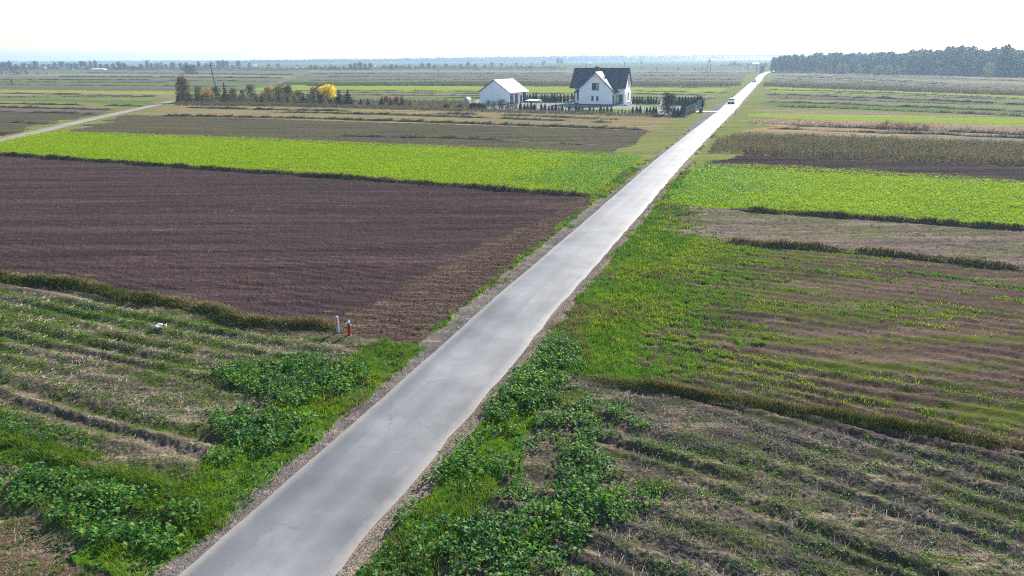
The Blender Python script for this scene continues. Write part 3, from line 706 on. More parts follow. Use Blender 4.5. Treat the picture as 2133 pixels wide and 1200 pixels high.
KL = [[(-60, 950), (0, 965), (130, 1010), (250, 1060), (340, 1105), (390, 1140), (330, 1165), (200, 1130), (80, 1075), (-60, 1010)],
      [(-60, 930), (0, 945), (200, 990), (420, 1058), (420, 1105), (250, 1072), (80, 1012), (-60, 968)], [(-60, 868), (0, 878), (160, 915), (240, 950), (120, 925), (-60, 895)],
      [(420, 775), (560, 755), (640, 740), (760, 770), (770, 800), (700, 830), (620, 855), (520, 820)], [(430, 870), (520, 850), (640, 870), (660, 920), (560, 950), (460, 920)], [(540, 930), (470, 980), (420, 960)]]
kale('kale_patch', KL, 22, 'dark leafy kale rows in the near left field', .22, 12, .36, -.06)

# ------------------------------------------------------------------ grass, tufts and straw
def tufts(name, P, mats, hgt, wid, nb, rg, lab, mixf=None, spread=.08, lean=(.2, 1.0), raw=False):
    A = Acc(); n = len(P)
    c = np.repeat(P, nb, 0) + rg.normal(0, spread, (n * nb, 2))
    sc = np.repeat(rg.uniform(.6, 1.3, n), nb)
    mi = np.repeat(mixf if mixf is not None else np.zeros(n, int), nb)
    base = np.column_stack([c, hz(c) - .01])
    d = np.hypot(c[:, 0], c[:, 1]); wd = np.maximum(wid, .00075 * d)
    for k in np.unique(mi):
        s = mi == k
        v, q, t = blades(base[s], rg.uniform(hgt[0], hgt[1], s.sum()) * sc[s], wd[s], rg.uniform(*lean, s.sum()), rg); A.add(v, q, t, mi=k)
    o = A.obj(name, mats); stuff(o, lab); return o
rg = np.random.default_rng(5)
# verges
ss = rg.uniform(8, 150, 30000); w_ = rg.uniform(0, 4.2, 30000); sd_ = rg.random(30000) < .5
P = from_sw(ss, np.where(sd_, -1, 1) * (RWID / 2 + .35 + w_)); cl = classify(P)
g = noisy(P, .9, 71, 3); keep = (cl == CI['verge']) & (g + rg.normal(0, .08, len(P)) > .40) | (np.isin(cl, [CI['shoulder_left'], CI['shoulder_right']]) & (g > .66))
P = P[keep]; mx = np.where(noisy(P, .35, 72, 2) + rg.normal(0, .12, len(P)) > .62, 2, np.where(noisy(P, .5, 73, 2) > .5, 1, 0))
tufts('verge_grass', P, [m_blade, m_bladey, m_dry], (.10, .30), .018, 6, rg, 'green grass along both road edges', mx, .10)
# right grassy stubble
P = scatter([(1190, 770), (1270, 600), (1340, 480), (1460, 490), (2133, 560), (2250, 580), (2250, 985), (2133, 950)], 26, rg)
s, wl = sw(P); near = np.clip(1.2 - (wl - 3) / 9, 0, 1)
s = rowf(s, wl); g = noisy(np.column_stack([s * 1.9, wl * .2]), .55, 81, 3) + .45 * near + rg.normal(0, .06, len(P)) + .12 * (noisy(P, .12, 83) - .5)
th_ = .575 + .0022 * np.clip(wl, 0, 40); nr_ = near[g > th_]; P = P[g > th_]
mx = np.where((noisy(P, .28, 84, 2) + .25 * nr_ + rg.normal(0, .1, len(P))) > .58, 1, 0); mx = np.where(rg.random(len(P)) < .07, 2, mx)
tufts('stubble_grass', P, [m_blade, m_bladey, m_dry], (.06, .20), .018, 6, rg, 'short yellowish grass in the right field', mx, .13)
# near stubble fields: green regrowth
def regrow(poly, dens, thr, seed, lab, stretch=.25):
    P = scatter(poly, dens, rg); s, wl = sw(P); s = rowf(s, wl)
    g = noisy(np.column_stack([s * 1.6, wl * stretch]), .7, seed, 3) * .6 + noisy(P, 1.4, seed + 1, 3) * .4 + rg.normal(0, .05, len(P))
    P = P[g > thr]; mx = np.where(rg.random(len(P)) < .22, 1, 0); mx = np.where(rg.random(len(P)) < .12, 2, mx)
    tufts('stubble_grass', P, [m_blade, m_bladey, m_dry], (.04, .14), .014, 6, rg, lab, mx, .10, (.3, 1.4))
NL = [(-80, 595), (0, 600), (300, 650), (740, 715), (870, 720), (640, 930), (380, 1190), (300, 1260), (-200, 1260), (-200, 640)]
NR = [(1200, 800), (1600, 880), (2133, 965), (2300, 1000), (2300, 1260), (1240, 1260), (1240, 1120), (1340, 1040), (1300, 880)]
regrow(NL, 60, .535, 91, 'green regrowth in the near left stubble'); regrow(NR, 50, .545, 95, 'green regrowth in the near right stubble')
# low broad leaves among the stubble
A = Acc()
for poly, dn, th in ((NL, 110, .57), (NR, 110, .575)):
    P = scatter(poly, dn, rg); s, wl = sw(P); g = noisy(np.column_stack([s, wl * .4]), .8, 97, 3) * .5 + noisy(P, 2.2, 98, 2) * .5
    P = P[g > th]; v, t = leaves(np.column_stack([P, hz(P) + .02]), rg.uniform(.05, .13, len(P)), rg, (.1, .9), .6); A.add(v, t)
stuff(A.obj('ground_weeds', [m_kale]), 'low broad leaved weeds in the near stubble')
# tall soft grass ridge in the near left crop rows
P = scatter([(-60, 880), (0, 893), (200, 945), (420, 1035), (480, 1085), (430, 1120), (280, 1060), (100, 990), (-60, 945)], 170, rg)
P = P[noisy(P, .5, 101, 2) > .33]
tufts('ridge_grass', P, [m_blade, m_bladey], (.14, .30), .02, 4, rg, 'long soft grass ridge between the left kale rows', (rg.random(len(P)) < .35).astype(int), .10, (.4, 1.2))
# straw and stalks lying about
def sticks(name, P, L, r, rg, lab, mats):
    n = len(P); a = rg.uniform(0, pi, n); t = np.abs(rg.normal(0, .12, n)); up_ = rg.random(n) < .035; t = np.where(up_, rg.uniform(.5, 1.3, n), t)
    L = rg.uniform(*L, n); d = np.stack([np.cos(a) * np.cos(t), np.sin(a) * np.cos(t), np.sin(t)], 1)
    b = np.column_stack([P, hz(P) + .015]); e = b + d * L[:, None]
    c = np.cross(d, [0, 0, 1.]); c /= np.linalg.norm(c, axis=1)[:, None]; u = np.cross(c, d); dd = np.hypot(P[:, 0], P[:, 1])
    r = np.maximum(r, .00030 * dd)[:, None]
    V = np.stack([b - c * r, b + c * r, b + u * r * 1.6, e - c * r * .7, e + c * r * .7, e + u * r], 1).reshape(-1, 3); i = np.arange(n)[:, None] * 6
    A = Acc(); A.add(V, np.concatenate([i + np.array([[0, 1, 4, 3]]), i + np.array([[1, 2, 5, 4]]), i + np.array([[2, 0, 3, 5]])])); stuff(A.obj(name, mats), lab)
def strawpts(poly, dens, thr, seed):
    P = scatter(poly, dens, rg); s, wl = sw(P); s = rowf(s, wl); g = noisy(np.column_stack([s * 1.6, wl * .3]), .6, seed, 3) * .5 + noisy(P, 1.1, seed + 1, 2) * .5
    return P[g > thr]
sticks('straw_litter', strawpts(NR, 60, .46, 111), (.08, .46), .008, rg, 'pale dry stalks lying on the near right stubble', [m_straw])
sticks('straw_litter', strawpts(NL, 26, .53, 115), (.06, .26), .006, rg, 'pale dry stalks lying on the near left stubble', [m_straw])
sticks('straw_litter', strawpts([(1380, 440), (1530, 440), (2250, 500), (2250, 565), (1460, 500)], 7, .45, 118), (.1, .3), .008, rg, 'pale chaff on the bleached stubble strip', [m_straw])
sticks('straw_litter', strawpts([(1200, 770), (1500, 640), (2250, 760), (2250, 950), (1600, 850)], 7, .52, 119), (.08, .3), .006, rg, 'dry stalks in the grassy right field', [m_straw])
# clods and sparse sprouts on the plowed field
PL = [(-80, 330), (0, 330), (600, 370), (1230, 415), (1050, 590), (900, 690), (740, 690), (300, 620), (-80, 565)]
P = scatter(PL, 1.2, rg); s, wl = sw(P); P = P[noisy(np.column_stack([s * 2, wl * .2]), .5, 121, 3) + rg.normal(0, .07, len(P)) > .60]
tufts('field_sprouts', P, [m_bank, m_dry, m_blade], (.04, .13), .02, 4, rg, 'sparse sprouts on the plowed field', rg.integers(0, 3, len(P)), .07)
P = np.concatenate([scatter(PL, 10, rg), scatter([(740, 695), (880, 700), (1060, 580), (1230, 420), (1180, 420), (980, 560)], 30, rg)]); n = len(P); r_ = rg.uniform(.012, .045, n)[:, None]
b = np.column_stack([P, hz(P)]); j = lambda: rg.normal(0, .25, (n, 3)) * r_
V = np.stack([b + r_ * np.array([1, 0, 0]) + j(), b + r_ * np.array([0, 1, 0]) + j(), b + r_ * np.array([-1, 0, 0]) + j(), b + r_ * np.array([0, -1, 0]) + j(), b + r_ * np.array([0, 0, .9]) + j()], 1).reshape(-1, 3); i = np.arange(n)[:, None] * 5
A = Acc(); A.add(V, np.concatenate([i + np.array([[0, 1, 4]]), i + np.array([[1, 2, 4]]), i + np.array([[2, 3, 4]]), i + np.array([[3, 0, 4]])])); stuff(A.obj('soil_clods', [plain('clod', (.085, .06, .052), .95, .1, scale=2, var=.3)]), 'clods of earth on the plowed field')
# stones on the shoulders
n = 26000; ss = rg.uniform(8, 75, n); P = from_sw(ss, np.where(rg.random(n) < .5, -1, 1) * (RWID / 2 + .05 + np.abs(rg.normal(0, .36, n)))); r_ = rg.uniform(.008, .026, n)[:, None]
b = np.column_stack([P, hz(P)])
V = np.stack([b + r_ * np.array([1, 0, 0]) + j()[:1] * 0, b + r_ * np.array([.1, 1, 0]), b + r_ * np.array([-1, .2, 0]), b + r_ * np.array([0, -1, 0]), b + r_ * np.array([.1, .1, .9])], 1).reshape(-1, 3); i = np.arange(n)[:, None] * 5
A = Acc(); A.add(V, np.concatenate([i + np.array([[0, 1, 4]]), i + np.array([[1, 2, 4]]), i + np.array([[2, 3, 4]]), i + np.array([[3, 0, 4]])])); stuff(A.obj('gravel', [leaf_mat('stone', [(.10, .095, .095), (.2, .185, .175), (.36, .31, .27)], 0, rough=.8)]), 'loose gravel along the road edges')

# ------------------------------------------------------------------ tall weeds and dead stalk strips
def stalks(name, poly, dens, hgt, rg, lab, mats=(m_stalk, m_brush), wid=.03, leaf=True, raw=None):
    P = scatter(poly, dens, rg, raw); n = len(P); c = noisy(P, .35, 131, 3); h = rg.uniform(hgt[0], hgt[1], n) * (.6 + .8 * c)
    d = np.hypot(P[:, 0], P[:, 1]); A = Acc(); z = np.zeros(n)
    v, q, t = blades(np.column_stack([P, z]), h, np.maximum(wid, .0006 * d), rg.uniform(.02, .3, n), rg); A.add(v, q, t, mi=0)
    if leaf:
        m = 6; b = np.column_stack([np.repeat(P, m, 0) + rg.normal(0, .05, (n * m, 2)), np.repeat(h, m) * rg.uniform(.25, 1.0, n * m)])
        v, t = leaves(b, rg.uniform(.14, .34, n * m) * np.maximum(1, np.repeat(d, m) / 110), rg, (-.6, .9), .42, None, .3); mm = np.repeat(np.repeat(rg.random(n) < .45, m), 4).astype(int)
        i0 = np.repeat(rg.random(n) < .45, m)
        V5 = v.reshape(-1, 5, 3); T4 = np.array([[0, 3, 2], [0, 2, 1], [4, 2, 3], [4, 1, 2]])
        for s, mi in ((~i0, 0), (i0, 1)):
            k = s.sum(); A.add(V5[s].reshape(-1, 3), (np.arange(k)[:, None, None] * 5 + T4[None]).reshape(-1, 3), mi=mi)
    stuff(A.obj(name, list(mats)), lab)
rg = np.random.default_rng(15)
stalks('tall_weeds', [(1478, 318), (1492, 296), (1540, 286), (1700, 291), (2133, 307), (2250, 311), (2250, 354), (2133, 345), (1800, 331)], 6.0, (.55, 1.25), rg, 'strip of tall withered weeds right of the road')
stalks('tall_weeds', [(640, 179.2), (640, 177), (1000, 173), (1300, 174), (1545, 176), (1540, 179), (1200, 178), (1000, 178.5)], .8, (.7, 1.3), rg, 'far strip of dark dead weeds left of the road', wid=.06)
stalks('tall_weeds', [(1590, 179.5), (1592, 175.5), (1800, 181), (2000, 189), (2180, 196), (2180, 202), (2000, 194), (1800, 186)], .9, (.7, 1.3), rg, 'far strip of dark dead weeds right of the road', wid=.06)
stalks('dry_reeds', [(1560, 258), (1700, 262), (1900, 271), (2180, 283), (2180, 278), (1900, 266), (1700, 258), (1560, 255)], 2.2, (.5, 1.1), rg, 'pinkish dry reeds in the right fields', (m_reed, m_reed), .04)
stalks('dry_reeds', [(1820, 269), (1860, 266), (1940, 269), (1930, 273)], 6, (.9, 1.5), rg, 'tall pale reed clump on a right field border', (m_reed, m_brush), .04)
stalks('dry_weeds', [(362, 220), (372, 215), (600, 218), (800, 222), (980, 229), (1240, 235), (1435, 243.5), (1432, 246), (1200, 239), (900, 231), (600, 222)], 2.0, (.3, .8), rg, 'reddish dry weeds at the foot of the hedge', (m_brush, m_brush), .04)
stalks('dry_weeds', [(980, 228), (975, 212), (740, 210), (740, 219)], 1.0, (.3, 1.0), rg, 'overgrown weeds in the fenced plot', (m_brush, m_stalk), .04)
stalks('dry_grass', [(390, 223), (400, 221.5), (740, 229), (960, 238), (1300, 251), (1290, 254), (700, 232)], 1.6, (.2, .5), rg, 'pale dry grass strip below the hedge', (m_reed, m_dry), .05, leaf=False)

# ------------------------------------------------------------------ trees
def crown_points(lobes, n, rg):
    """points in the outer shells of a set of ellipsoid lobes"""
    L = np.array(lobes); w_ = (L[:, 3] * L[:, 4]); idx = rg.choice(len(L), n, p=w_ / w_.sum())
    d = rg.normal(0, 1, (n, 3)); d /= np.linalg.norm(d, axis=1)[:, None]; r = rg.uniform(.35, 1.05, n) ** .6
    return L[idx, :3] + d * r[:, None] * L[idx][:, [3, 3, 4]]
def bark(name, c): return plain(name, c, .9, .1, scale=6, var=.3)
m_bark = bark('bark', (.09, .07, .055)); m_birch = bark('pale_bark', (.22, .17, .14))
def limb_mesh(mb, h, r, rg, spread, top=.8, nl=6, lean=0.):
    p = np.array([0, 0, -.15]); ax = [p]
    for k in range(4):
        p = p + np.array([rg.normal(0, .03) * h + lean * h / 4, rg.normal(0, .03) * h, h * top / 4 + .04]); ax.append(p)
    for k in range(4): mb.tube(ax[k], ax[k + 1], r * (1 - k * .2), r * (1 - (k + 1) * .2), 7, k in (0, 3))
    for i in range(nl):
        k = rg.uniform(.35, .95) * 4; j = int(min(k, 3)); b = ax[j] + (ax[j + 1] - ax[j]) * (k - j); a = rg.uniform(0, 2 * pi); l = spread * rg.uniform(.5, .9)
        e = b + np.array([cos(a) * l, sin(a) * l, l * rg.uniform(.5, 1.2)]); mb.tube(b, e, r * .4, r * .1, 5)
def tree_meshes(name, h, wd, mleaf, rg, base=.22, n=900, ls=.45, nl=14, shape='round', mbark=None, gaps=.0):
    """(trunk mesh, crown mesh) for one tree kind; crown of leaf sprays in uneven lobes"""
    lob = []
    for i in range(nl):
        t = (i + .5) / nl; z = h * (base + (1 - base) * t)
        if shape == 'round': rr = wd * .5 * math.sqrt(max(.05, 1 - (2 * t - .85) ** 2 * .9))
        elif shape == 'tall': rr = wd * .5 * (1 - abs(2 * t - .7) ** 2 * .55)
        elif shape == 'bush': rr = wd * .5 * math.sqrt(max(.05, 1 - t * t * .9))
        else: rr = wd * .5 * (1.05 - t)
        a = i * 2.4 + rg.uniform(-.5, .5); q = rr * rg.uniform(.35, .72)
        sz = wd * rg.uniform(.17, .34); lob.append((cos(a) * q, sin(a) * q, min(z, h - sz * .6), sz, sz * rg.uniform(.7, 1.0) * (1 if shape != 'tall' else 1.3)))
    for t in (.2, .5, .75): lob.append((0, 0, h * (base + (1 - base) * t) * .9, wd * .2, h * .16))
    P = crown_points(lob, n, rg); P[:, 2] = np.clip(P[:, 2], .05, None)
    A = Acc(); V, q = cards(P, rg.uniform(.6, 1.3, n) * ls, rg, .4); A.add(V, q)
    mb = MB(); limb_mesh(mb, h, max(.05, h * .022), rg, wd * .5, .8)
    return mb.mesh(name + '_trunk', mbark or m_bark), A.me(name + '_crown', [mleaf])
def conifer_mesh(name, h, wd, mleaf, rg, n=420, narrow=False, ls=.3):
    """spruce with drooping whorls, or a dense thuja cone"""
    t = rg.random(n) ** (1.5 if not narrow else 1.15); a = rg.uniform(0, 2 * pi, n)
    if narrow:
        prof = (1 - t ** 2.4) * (.72 + .28 * np.minimum(1, t * 6)); r = wd * .5 * prof * np.sqrt(rg.uniform(.35, 1.05, n))
        P = np.column_stack([np.cos(a) * r, np.sin(a) * r, h * t * .97]); el = rg.uniform(.7, 1.45, n)
    else:
        nw = 9; t = (np.floor(t * nw) + rg.normal(.5, .14, n)) / nw; t = np.clip(t, 0, 1); r = wd * .5 * (1.03 - t) * (.75 + .35 * vn(a * 1.2, np.floor(t * nw), 3)) * rg.uniform(.15, 1.0, n)
        P = np.column_stack([np.cos(a) * r, np.sin(a) * r, h * t * .97 - r * .25 + .15]); el = rg.uniform(-.5, .35, n); el = np.where(t > .9, 1.2, el)
    size = ls * rg.uniform(.7, 1.3, n) * (1.1 - .5 * t); d = np.stack([np.cos(a) * np.cos(el), np.sin(a) * np.cos(el), np.sin(el)], 1)
    c = np.cross(d, rg.normal(0, 1, (n, 3))); c /= np.linalg.norm(c, axis=1)[:, None]; s = size[:, None]
    V = np.stack([P - d * s * .4, P - c * s * .28, P + d * s * .7, P + c * s * .28], 1).reshape(-1, 3)
    V[:, 2] = np.clip(V[:, 2], 0, None)
    A = Acc(); A.add(V, np.arange(4 * n).reshape(n, 4), mi=0)
    mb = MB().lathe([(wd * .05 + .02, -.05), (wd * .04 + .015, h * .5), (.01, h * .9)], n=6); A.add(np.array(mb.v), np.array([f for f in mb.f if len(f) == 4]), mi=1)
    # dense inner foliage body so that nothing shows through a clipped thuja
    if narrow:
        mb = MB().lathe([(wd * .26, 0), (wd * .30, h * .25), (wd * .24, h * .55), (wd * .1, h * .82), (.01, h * .93)], n=9); A.add(np.array(mb.v), np.array([f for f in mb.f if len(f) == 4]), mi=0)
    return A.me(name, [mleaf, m_bark])
def put_tree(name, ms, x, yb, sc, label, cat='tree', group=None, rz=None, sxy=1.0, P=None):
    p = G2(x, yb) if P is None else P; rz = random.uniform(0, 6.28) if rz is None else rz
    o = empty(name, (p[0], p[1], 0), rz, label, cat, group); o.scale = (sc * sxy, sc * sxy, sc)
    link('trunk', ms[0], o); link('crown', ms[1], o); return o
def put_one(name, me, x, yb, sc, label, cat='tree', group=None, sxy=1.0, P=None):
    p = G2(x, yb) if P is None else P
    o = link(name, me, None, (p[0], p[1], 0)); o.rotation_euler = (0, 0, random.uniform(0, 6.28)); o.scale = (sc * sxy, sc * sxy, sc); return tag(o, label, cat, group)
random.seed(3); rt_ = np.random.default_rng(33)
ml_thuja = LM_('thuja_leaf', [(.006, .016, .008), (.010, .026, .011), (.016, .036, .014)], .12, vary=.6, rough=.6, spec=.2)
ml_spruce = LM_('spruce_needle', [(.012, .028, .018), (.02, .042, .026), (.034, .062, .036)], .15, vary=.8, rough=.6)
ml_olive = LM_('olive_leaf', [(.06, .06, .018), (.10, .09, .025), (.13, .12, .03), (.17, .10, .04)], .4, vary=.6)
ml_brown = LM_('brown_leaf', [(.07, .055, .03), (.11, .08, .035), (.10, .10, .04), (.17, .10, .05)], .4, vary=.6)
ml_orange = LM_('orange_leaf', [(.16, .085, .02), (.25, .13, .025), (.30, .17, .03), (.15, .11, .04)], .45, vary=.6)
ml_yellow = LM_('yellow_leaf', [(.60, .44, .012), (.75, .58, .015), (.80, .66, .03)], .5, tcol=(1.15, 1.15, .5), vary=.5)
ml_green = LM_('green_leaf', [(.03, .05, .018), (.05, .075, .025), (.07, .10, .03)], .35, vary=.6)
ml_red = LM_('red_leaf', [(.12, .04, .03), (.18, .065, .045), (.20, .11, .07)], .4, vary=.6)
ml_grey = LM_('grey_leaf', [(.05, .065, .045), (.08, .10, .075), (.12, .14, .11)], .35, vary=.8)
ml_wood = LM_('forest_leaf', [(.02, .034, .016), (.036, .054, .022), (.058, .075, .027), (.09, .08, .036)], .22, vary=.09)
ml_birch = LM_('birch_leaf', [(.10, .11, .05), (.15, .15, .07), (.21, .18, .09)], .4, vary=.1)
ml_vill = LM_('village_leaf', [(.03, .045, .02), (.055, .06, .026), (.10, .07, .035), (.15, .09, .05)], .35, vary=.035)

# thujas around the yard
TH_ = [conifer_mesh('thuja', 2.4, .95, ml_thuja, rt_, 420, True, .26) for _ in range(3)]
def thuja(x, yb, yt, label, group, sxy=1.0, cat='thuja'):
    h = tall(x, yb, yt); put_one('thuja_shrub', random.choice(TH_), x, yb, h / 2.4, label, cat, group, sxy * min(1.5, 2.4 / h) ** .3)
for x, yt in [(1092, 198), (1097.5, 195), (1104, 194.5), (1111, 194), (1116.6, 193), (1123, 202), (1128.7, 194.5), (1134.7, 195), (1140, 196.5), (1145, 200), (1149.7, 193), (1155, 194), (1160.6, 196.5), (1167.5, 195.5), (1175.7, 195.5), (1183, 195), (1191, 193), (1197, 194)]:
    thuja(x, 213.0, yt, 'dark thuja in the row behind the lawn between garage and house', 'thujas between garage and house')
for x, yt in [(1319.5, 199.5), (1326, 198.5), (1331.7, 200), (1337.8, 200.5), (1343.4, 206), (1349.5, 199), (1355.5, 200.3), (1361, 203.5), (1366.8, 202), (1373, 207)]:
    thuja(x, 216.3 + (x - 1319) * .02, yt, 'dark thuja in the row right of the white house', 'thujas right of the house')
for x, yt in [(1403, 199), (1408, 206), (1414, 200.5), (1421, 200), (1427, 199.5), (1433, 201), (1439.4, 201), (1445.5, 199.5)]:
    thuja(x, 218.5 + (x - 1403) * .06, yt, 'dark thuja in the row behind the big round bush', 'thujas behind the big bush', 1.15)
for x, yt in [(1451, 198.5), (1456, 198.5), (1460, 200)]: thuja(x, 224, yt, 'broad tall thuja in the cluster behind the driveway gate', 'thujas behind the gate', 1.35)
for x, yb, yt in [(1164, 232.5, 221), (1171, 232.5, 218), (1178, 233, 225), (1185.5, 233, 219.5), (1192, 233.5, 226), (1200, 233.5, 218), (1206, 233.5, 220), (1213, 234, 221), (1220.5, 234, 226.5), (1228, 234.3, 219), (1236, 234.5, 222.5), (1243, 235, 228), (1251, 235, 218), (1258, 235.3, 223), (1265, 235.5, 220.5), (1273, 235.5, 221),
                  (1287.5, 236, 228.5), (1295.5, 236.5, 228), (1301.7, 237, 228.5), (1310, 237, 228.5), (1317.5, 237.5, 222), (1326, 237.5, 220), (1333, 238, 219.5), (1347, 238.5, 222), (1354, 239, 222), (1361, 239, 220.5), (1366, 239.5, 222)]:
    thuja(x, yb, yt, 'small thuja in the front row below the white house', 'thujas in the front row', 1.0)
for x, yb, yt in [(1084, 229, 213), (1092, 229, 215.5), (1099, 229.5, 215), (1106.5, 230, 212), (1111, 230, 219), (1114, 230, 215), (1127.8, 230.5, 216), (1135, 231, 215), (1143, 231, 219.5), (1150, 231.3, 217.5), (1157.6, 231.5, 215.5)]:
    thuja(x, yb, yt, 'small thuja in the front row below the white canopy', 'thujas below the canopy', 1.1)
for i in range(11):
    x = 980 + i * 3.1; thuja(x, 227.2 + (x - 980) * .02 - (i % 2) * 1.2, 213.5 + random.uniform(-1.5, 2.5) + (3 if i > 8 else 0), 'dark thuja in the dense clump left of the garage', 'thujas left of the garage', 1.35)
for i, (x, yb) in enumerate([(1404, 243), (1411, 243.5), (1419, 243), (1424, 240), (1430, 237), (1436, 233), (1441, 229.5)]):
    thuja(x, yb, yb - 24 + random.uniform(-2, 5), 'dark thuja in the row along the roadside mesh fence', 'thujas along the mesh fence', 1.2)
# shrubs before the garage
SHR = [tree_meshes('leafy_shrub', 2.4, 2.0, ml_grey, rt_, .1, 330, .26, 12, 'bush') for _ in range(3)]
for x, yb, yt in [(1010, 228, 216), (1018, 228.5, 208), (1029, 228.5, 210), (1041, 229, 207), (1049, 229, 206.5), (1058, 229, 212), (1066, 229, 209), (1074, 229.5, 214)]:
    h = tall(x, yb, yt); put_tree('leafy_shrub', random.choice(SHR), x, yb, h / 2.4, 'grey green leafy shrub growing before the garage wall', 'shrub', 'shrubs before the garage')
bb = tree_meshes('round_bush', 4.8, 4.0, LM_('bush_leaf', [(.018, .032, .018), (.03, .05, .026), (.05, .07, .04)], .25, vary=.8), rt_, .06, 2600, .3, 26, 'bush')
put_tree('round_bush', bb, 1391, 239, tall(1391, 239, 195) / 4.8, 'large round grey green bush by the yard corner fence', 'bush', sxy=.98)

# overgrown hedge row on the left
SP_ = [conifer_mesh('spruce', 3.5, 2.0, ml_spruce, rt_, 620, False, .42) for _ in range(3)]
def spruce(x, yb, yt, label, sxy=1.0, group=None):
    h = tall(x, yb, yt); put_one('spruce_tree', random.choice(SP_), x, yb, h / 3.5, label, 'spruce', group, sxy)
for x, yb, yt, l in [(372, 214, 197, 'squat dark spruce at the left end of the hedge by the path'), (410, 214, 196, 'dark spruce right of the tall olive tree'), (477, 214.5, 196, 'dark spruce below the tallest hedge conifer'),
                     (545.5, 214, 196, 'narrow spruce left of the big orange tree'), (708, 218.5, 187.5, 'tall spruce right of the bright yellow tree'),
                     (726.5, 219.5, 186.5, 'tallest free standing spruce, second right of the yellow tree'), (752, 219, 205.5, 'small spruce third right of the yellow tree'), (767, 219.5, 205, 'wide small spruce fourth right of the yellow tree'),
                     (795, 221, 201.5, 'spruce left of the two red shrubs'), (814, 221, 203, 'spruce between the two red shrubs'), (838, 221, 198.5, 'spruce right of the two red shrubs'), (854, 221.5, 209.5, 'short spruce on its own right of the red shrubs'), (875, 220.5, 213, 'tiny spruce at the open end of the hedge'),
                     (670, 217.5, 196, 'dark spruce before the yellow tree'), (511, 212, 199, 'bluish young spruce in the left hedge half')]:
    spruce(x, yb, yt, l, 1.4)
for x, yb, yt in [(564, 214, 201), (581, 214.5, 199), (600, 215.5, 202), (616, 215.5, 202.5), (633, 216, 194), (655, 217, 205)]: spruce(x, yb, yt, 'dark young spruce below the orange hedge trees', 1.5, 'spruces below the orange trees')
HT = {}
def hedge_tree(key, x, yb, yt, wpx, ml, label, shape='round', n=700, base=.2, ls=.34, mb_=None, name='hedge_tree', sx=1.0):
    h = tall(x, yb, yt); wd = 1.2 * wpx / ppm(x, yb); ms = tree_meshes(key, h, wd, ml, rt_, base, int(n * 1.9), ls, 16, shape, mb_); put_tree(name, ms, x, yb, 1.0, label, 'tree', None)
hedge_tree('olive_tree', 386, 214, 161, 27, ml_olive, 'tallest olive brown tree at the left hedge end', 'tall', 1500, .16, .38, name='olive_tree')
hedge_tree('brown_tree', 415, 210, 178, 20, ml_brown, 'thin brown tree right of the olive tree', n=420)
hedge_tree('orange_tree', 434, 213, 187.5, 24, ml_orange, 'small orange tree near the leaning pole', n=520, base=.35, name='orange_tree')
hedge_tree('green_tree', 453, 210, 180, 18, ml_green, 'grey green tree at the foot of the leaning pole', n=520)
spruce(471, 213.5, 173, 'tallest dark conifer in the hedge right of the leaning pole', .75)
hedge_tree('brown_tree', 487, 208, 184, 17, ml_brown, 'brown green tree right of the tallest conifer', n=420)
hedge_tree('grey_tree', 506, 208, 188, 10, ml_grey, 'slim grey tree in the middle of the left hedge half', 'tall', n=260)
hedge_tree('green_tree', 524, 210, 176, 20, ml_green, 'loose green tree left of the orange autumn trees', n=420, base=.35)
hedge_tree('orange_tree', 560, 208, 182, 20, ml_orange, 'golden orange tree at the left of the autumn group', n=620, name='orange_tree')
hedge_tree('russet_tree', 586, 208, 178, 34, ml_brown, 'wide russet tree in the middle of the autumn group', n=1100, name='russet_tree')
hedge_tree('green_tree', 604, 209, 178, 18, ml_green, 'dark green tree at the right of the autumn group', n=620)
hedge_tree('russet_tree', 624, 210, 189, 15, ml_brown, 'small russet tree right of the autumn group', n=300, base=.3)
hedge_tree('russet_tree', 655, 211, 182, 18, ml_orange, 'rusty tree left of the bright yellow tree', n=560)
hedge_tree('green_tree', 666, 211, 179, 14, ml_olive, 'yellow green tree touching the bright yellow tree', n=420)
hedge_tree('yellow_tree', 684, 213, 177, 29, ml_yellow, 'bright yellow autumn tree', 'round', 1700, .22, .34, name='yellow_tree')
hedge_tree('brown_shrub', 690, 217, 206, 12, ml_brown, 'brown shrub below the bright yellow tree', 'bush', 200, .1, name='brown_shrub')
for x, yb, yt, l in [(805, 216, 201, 'left one of the two red shrubs among the spruces'), (826, 220, 202, 'right one of the two red shrubs among the spruces')]: hedge_tree('red_shrub', x, yb, yt, 14, ml_red, l, 'bush', 260, .1, name='red_shrub')
for x, yb, yt, l in [(930, 226, 217, 'low dark bush left of the garden fence end'), (957, 227, 217.5, 'low dark bush beside the thuja clump'), (397, 214, 204, 'low dark bush under the olive tree')]: hedge_tree('low_bush', x, yb, yt, 14, ml_green, l, 'bush', 240, .1, name='low_bush')
# undergrowth of the hedge
A = Acc(); P = scatter([(365, 216), (372, 207), (560, 206), (740, 211), (740, 220), (560, 216.5)], 8, rg); h = rg.uniform(.3, 2.5, len(P)) * (.4 + 1.1 * noisy(P, .16, 140, 2)); V, q = cards(np.column_stack([P, h * rg.random(len(P))]), rg.uniform(.2, .42, len(P)), rg, .2)
half = len(P) // 2; A.add(V[:half * 4], q[:half], mi=0); A.add(V[half * 4:], q[half:] - half * 4, mi=1)
stuff(A.obj('undergrowth', [ml_brown, ml_grey]), 'tangled undergrowth below the hedge trees')

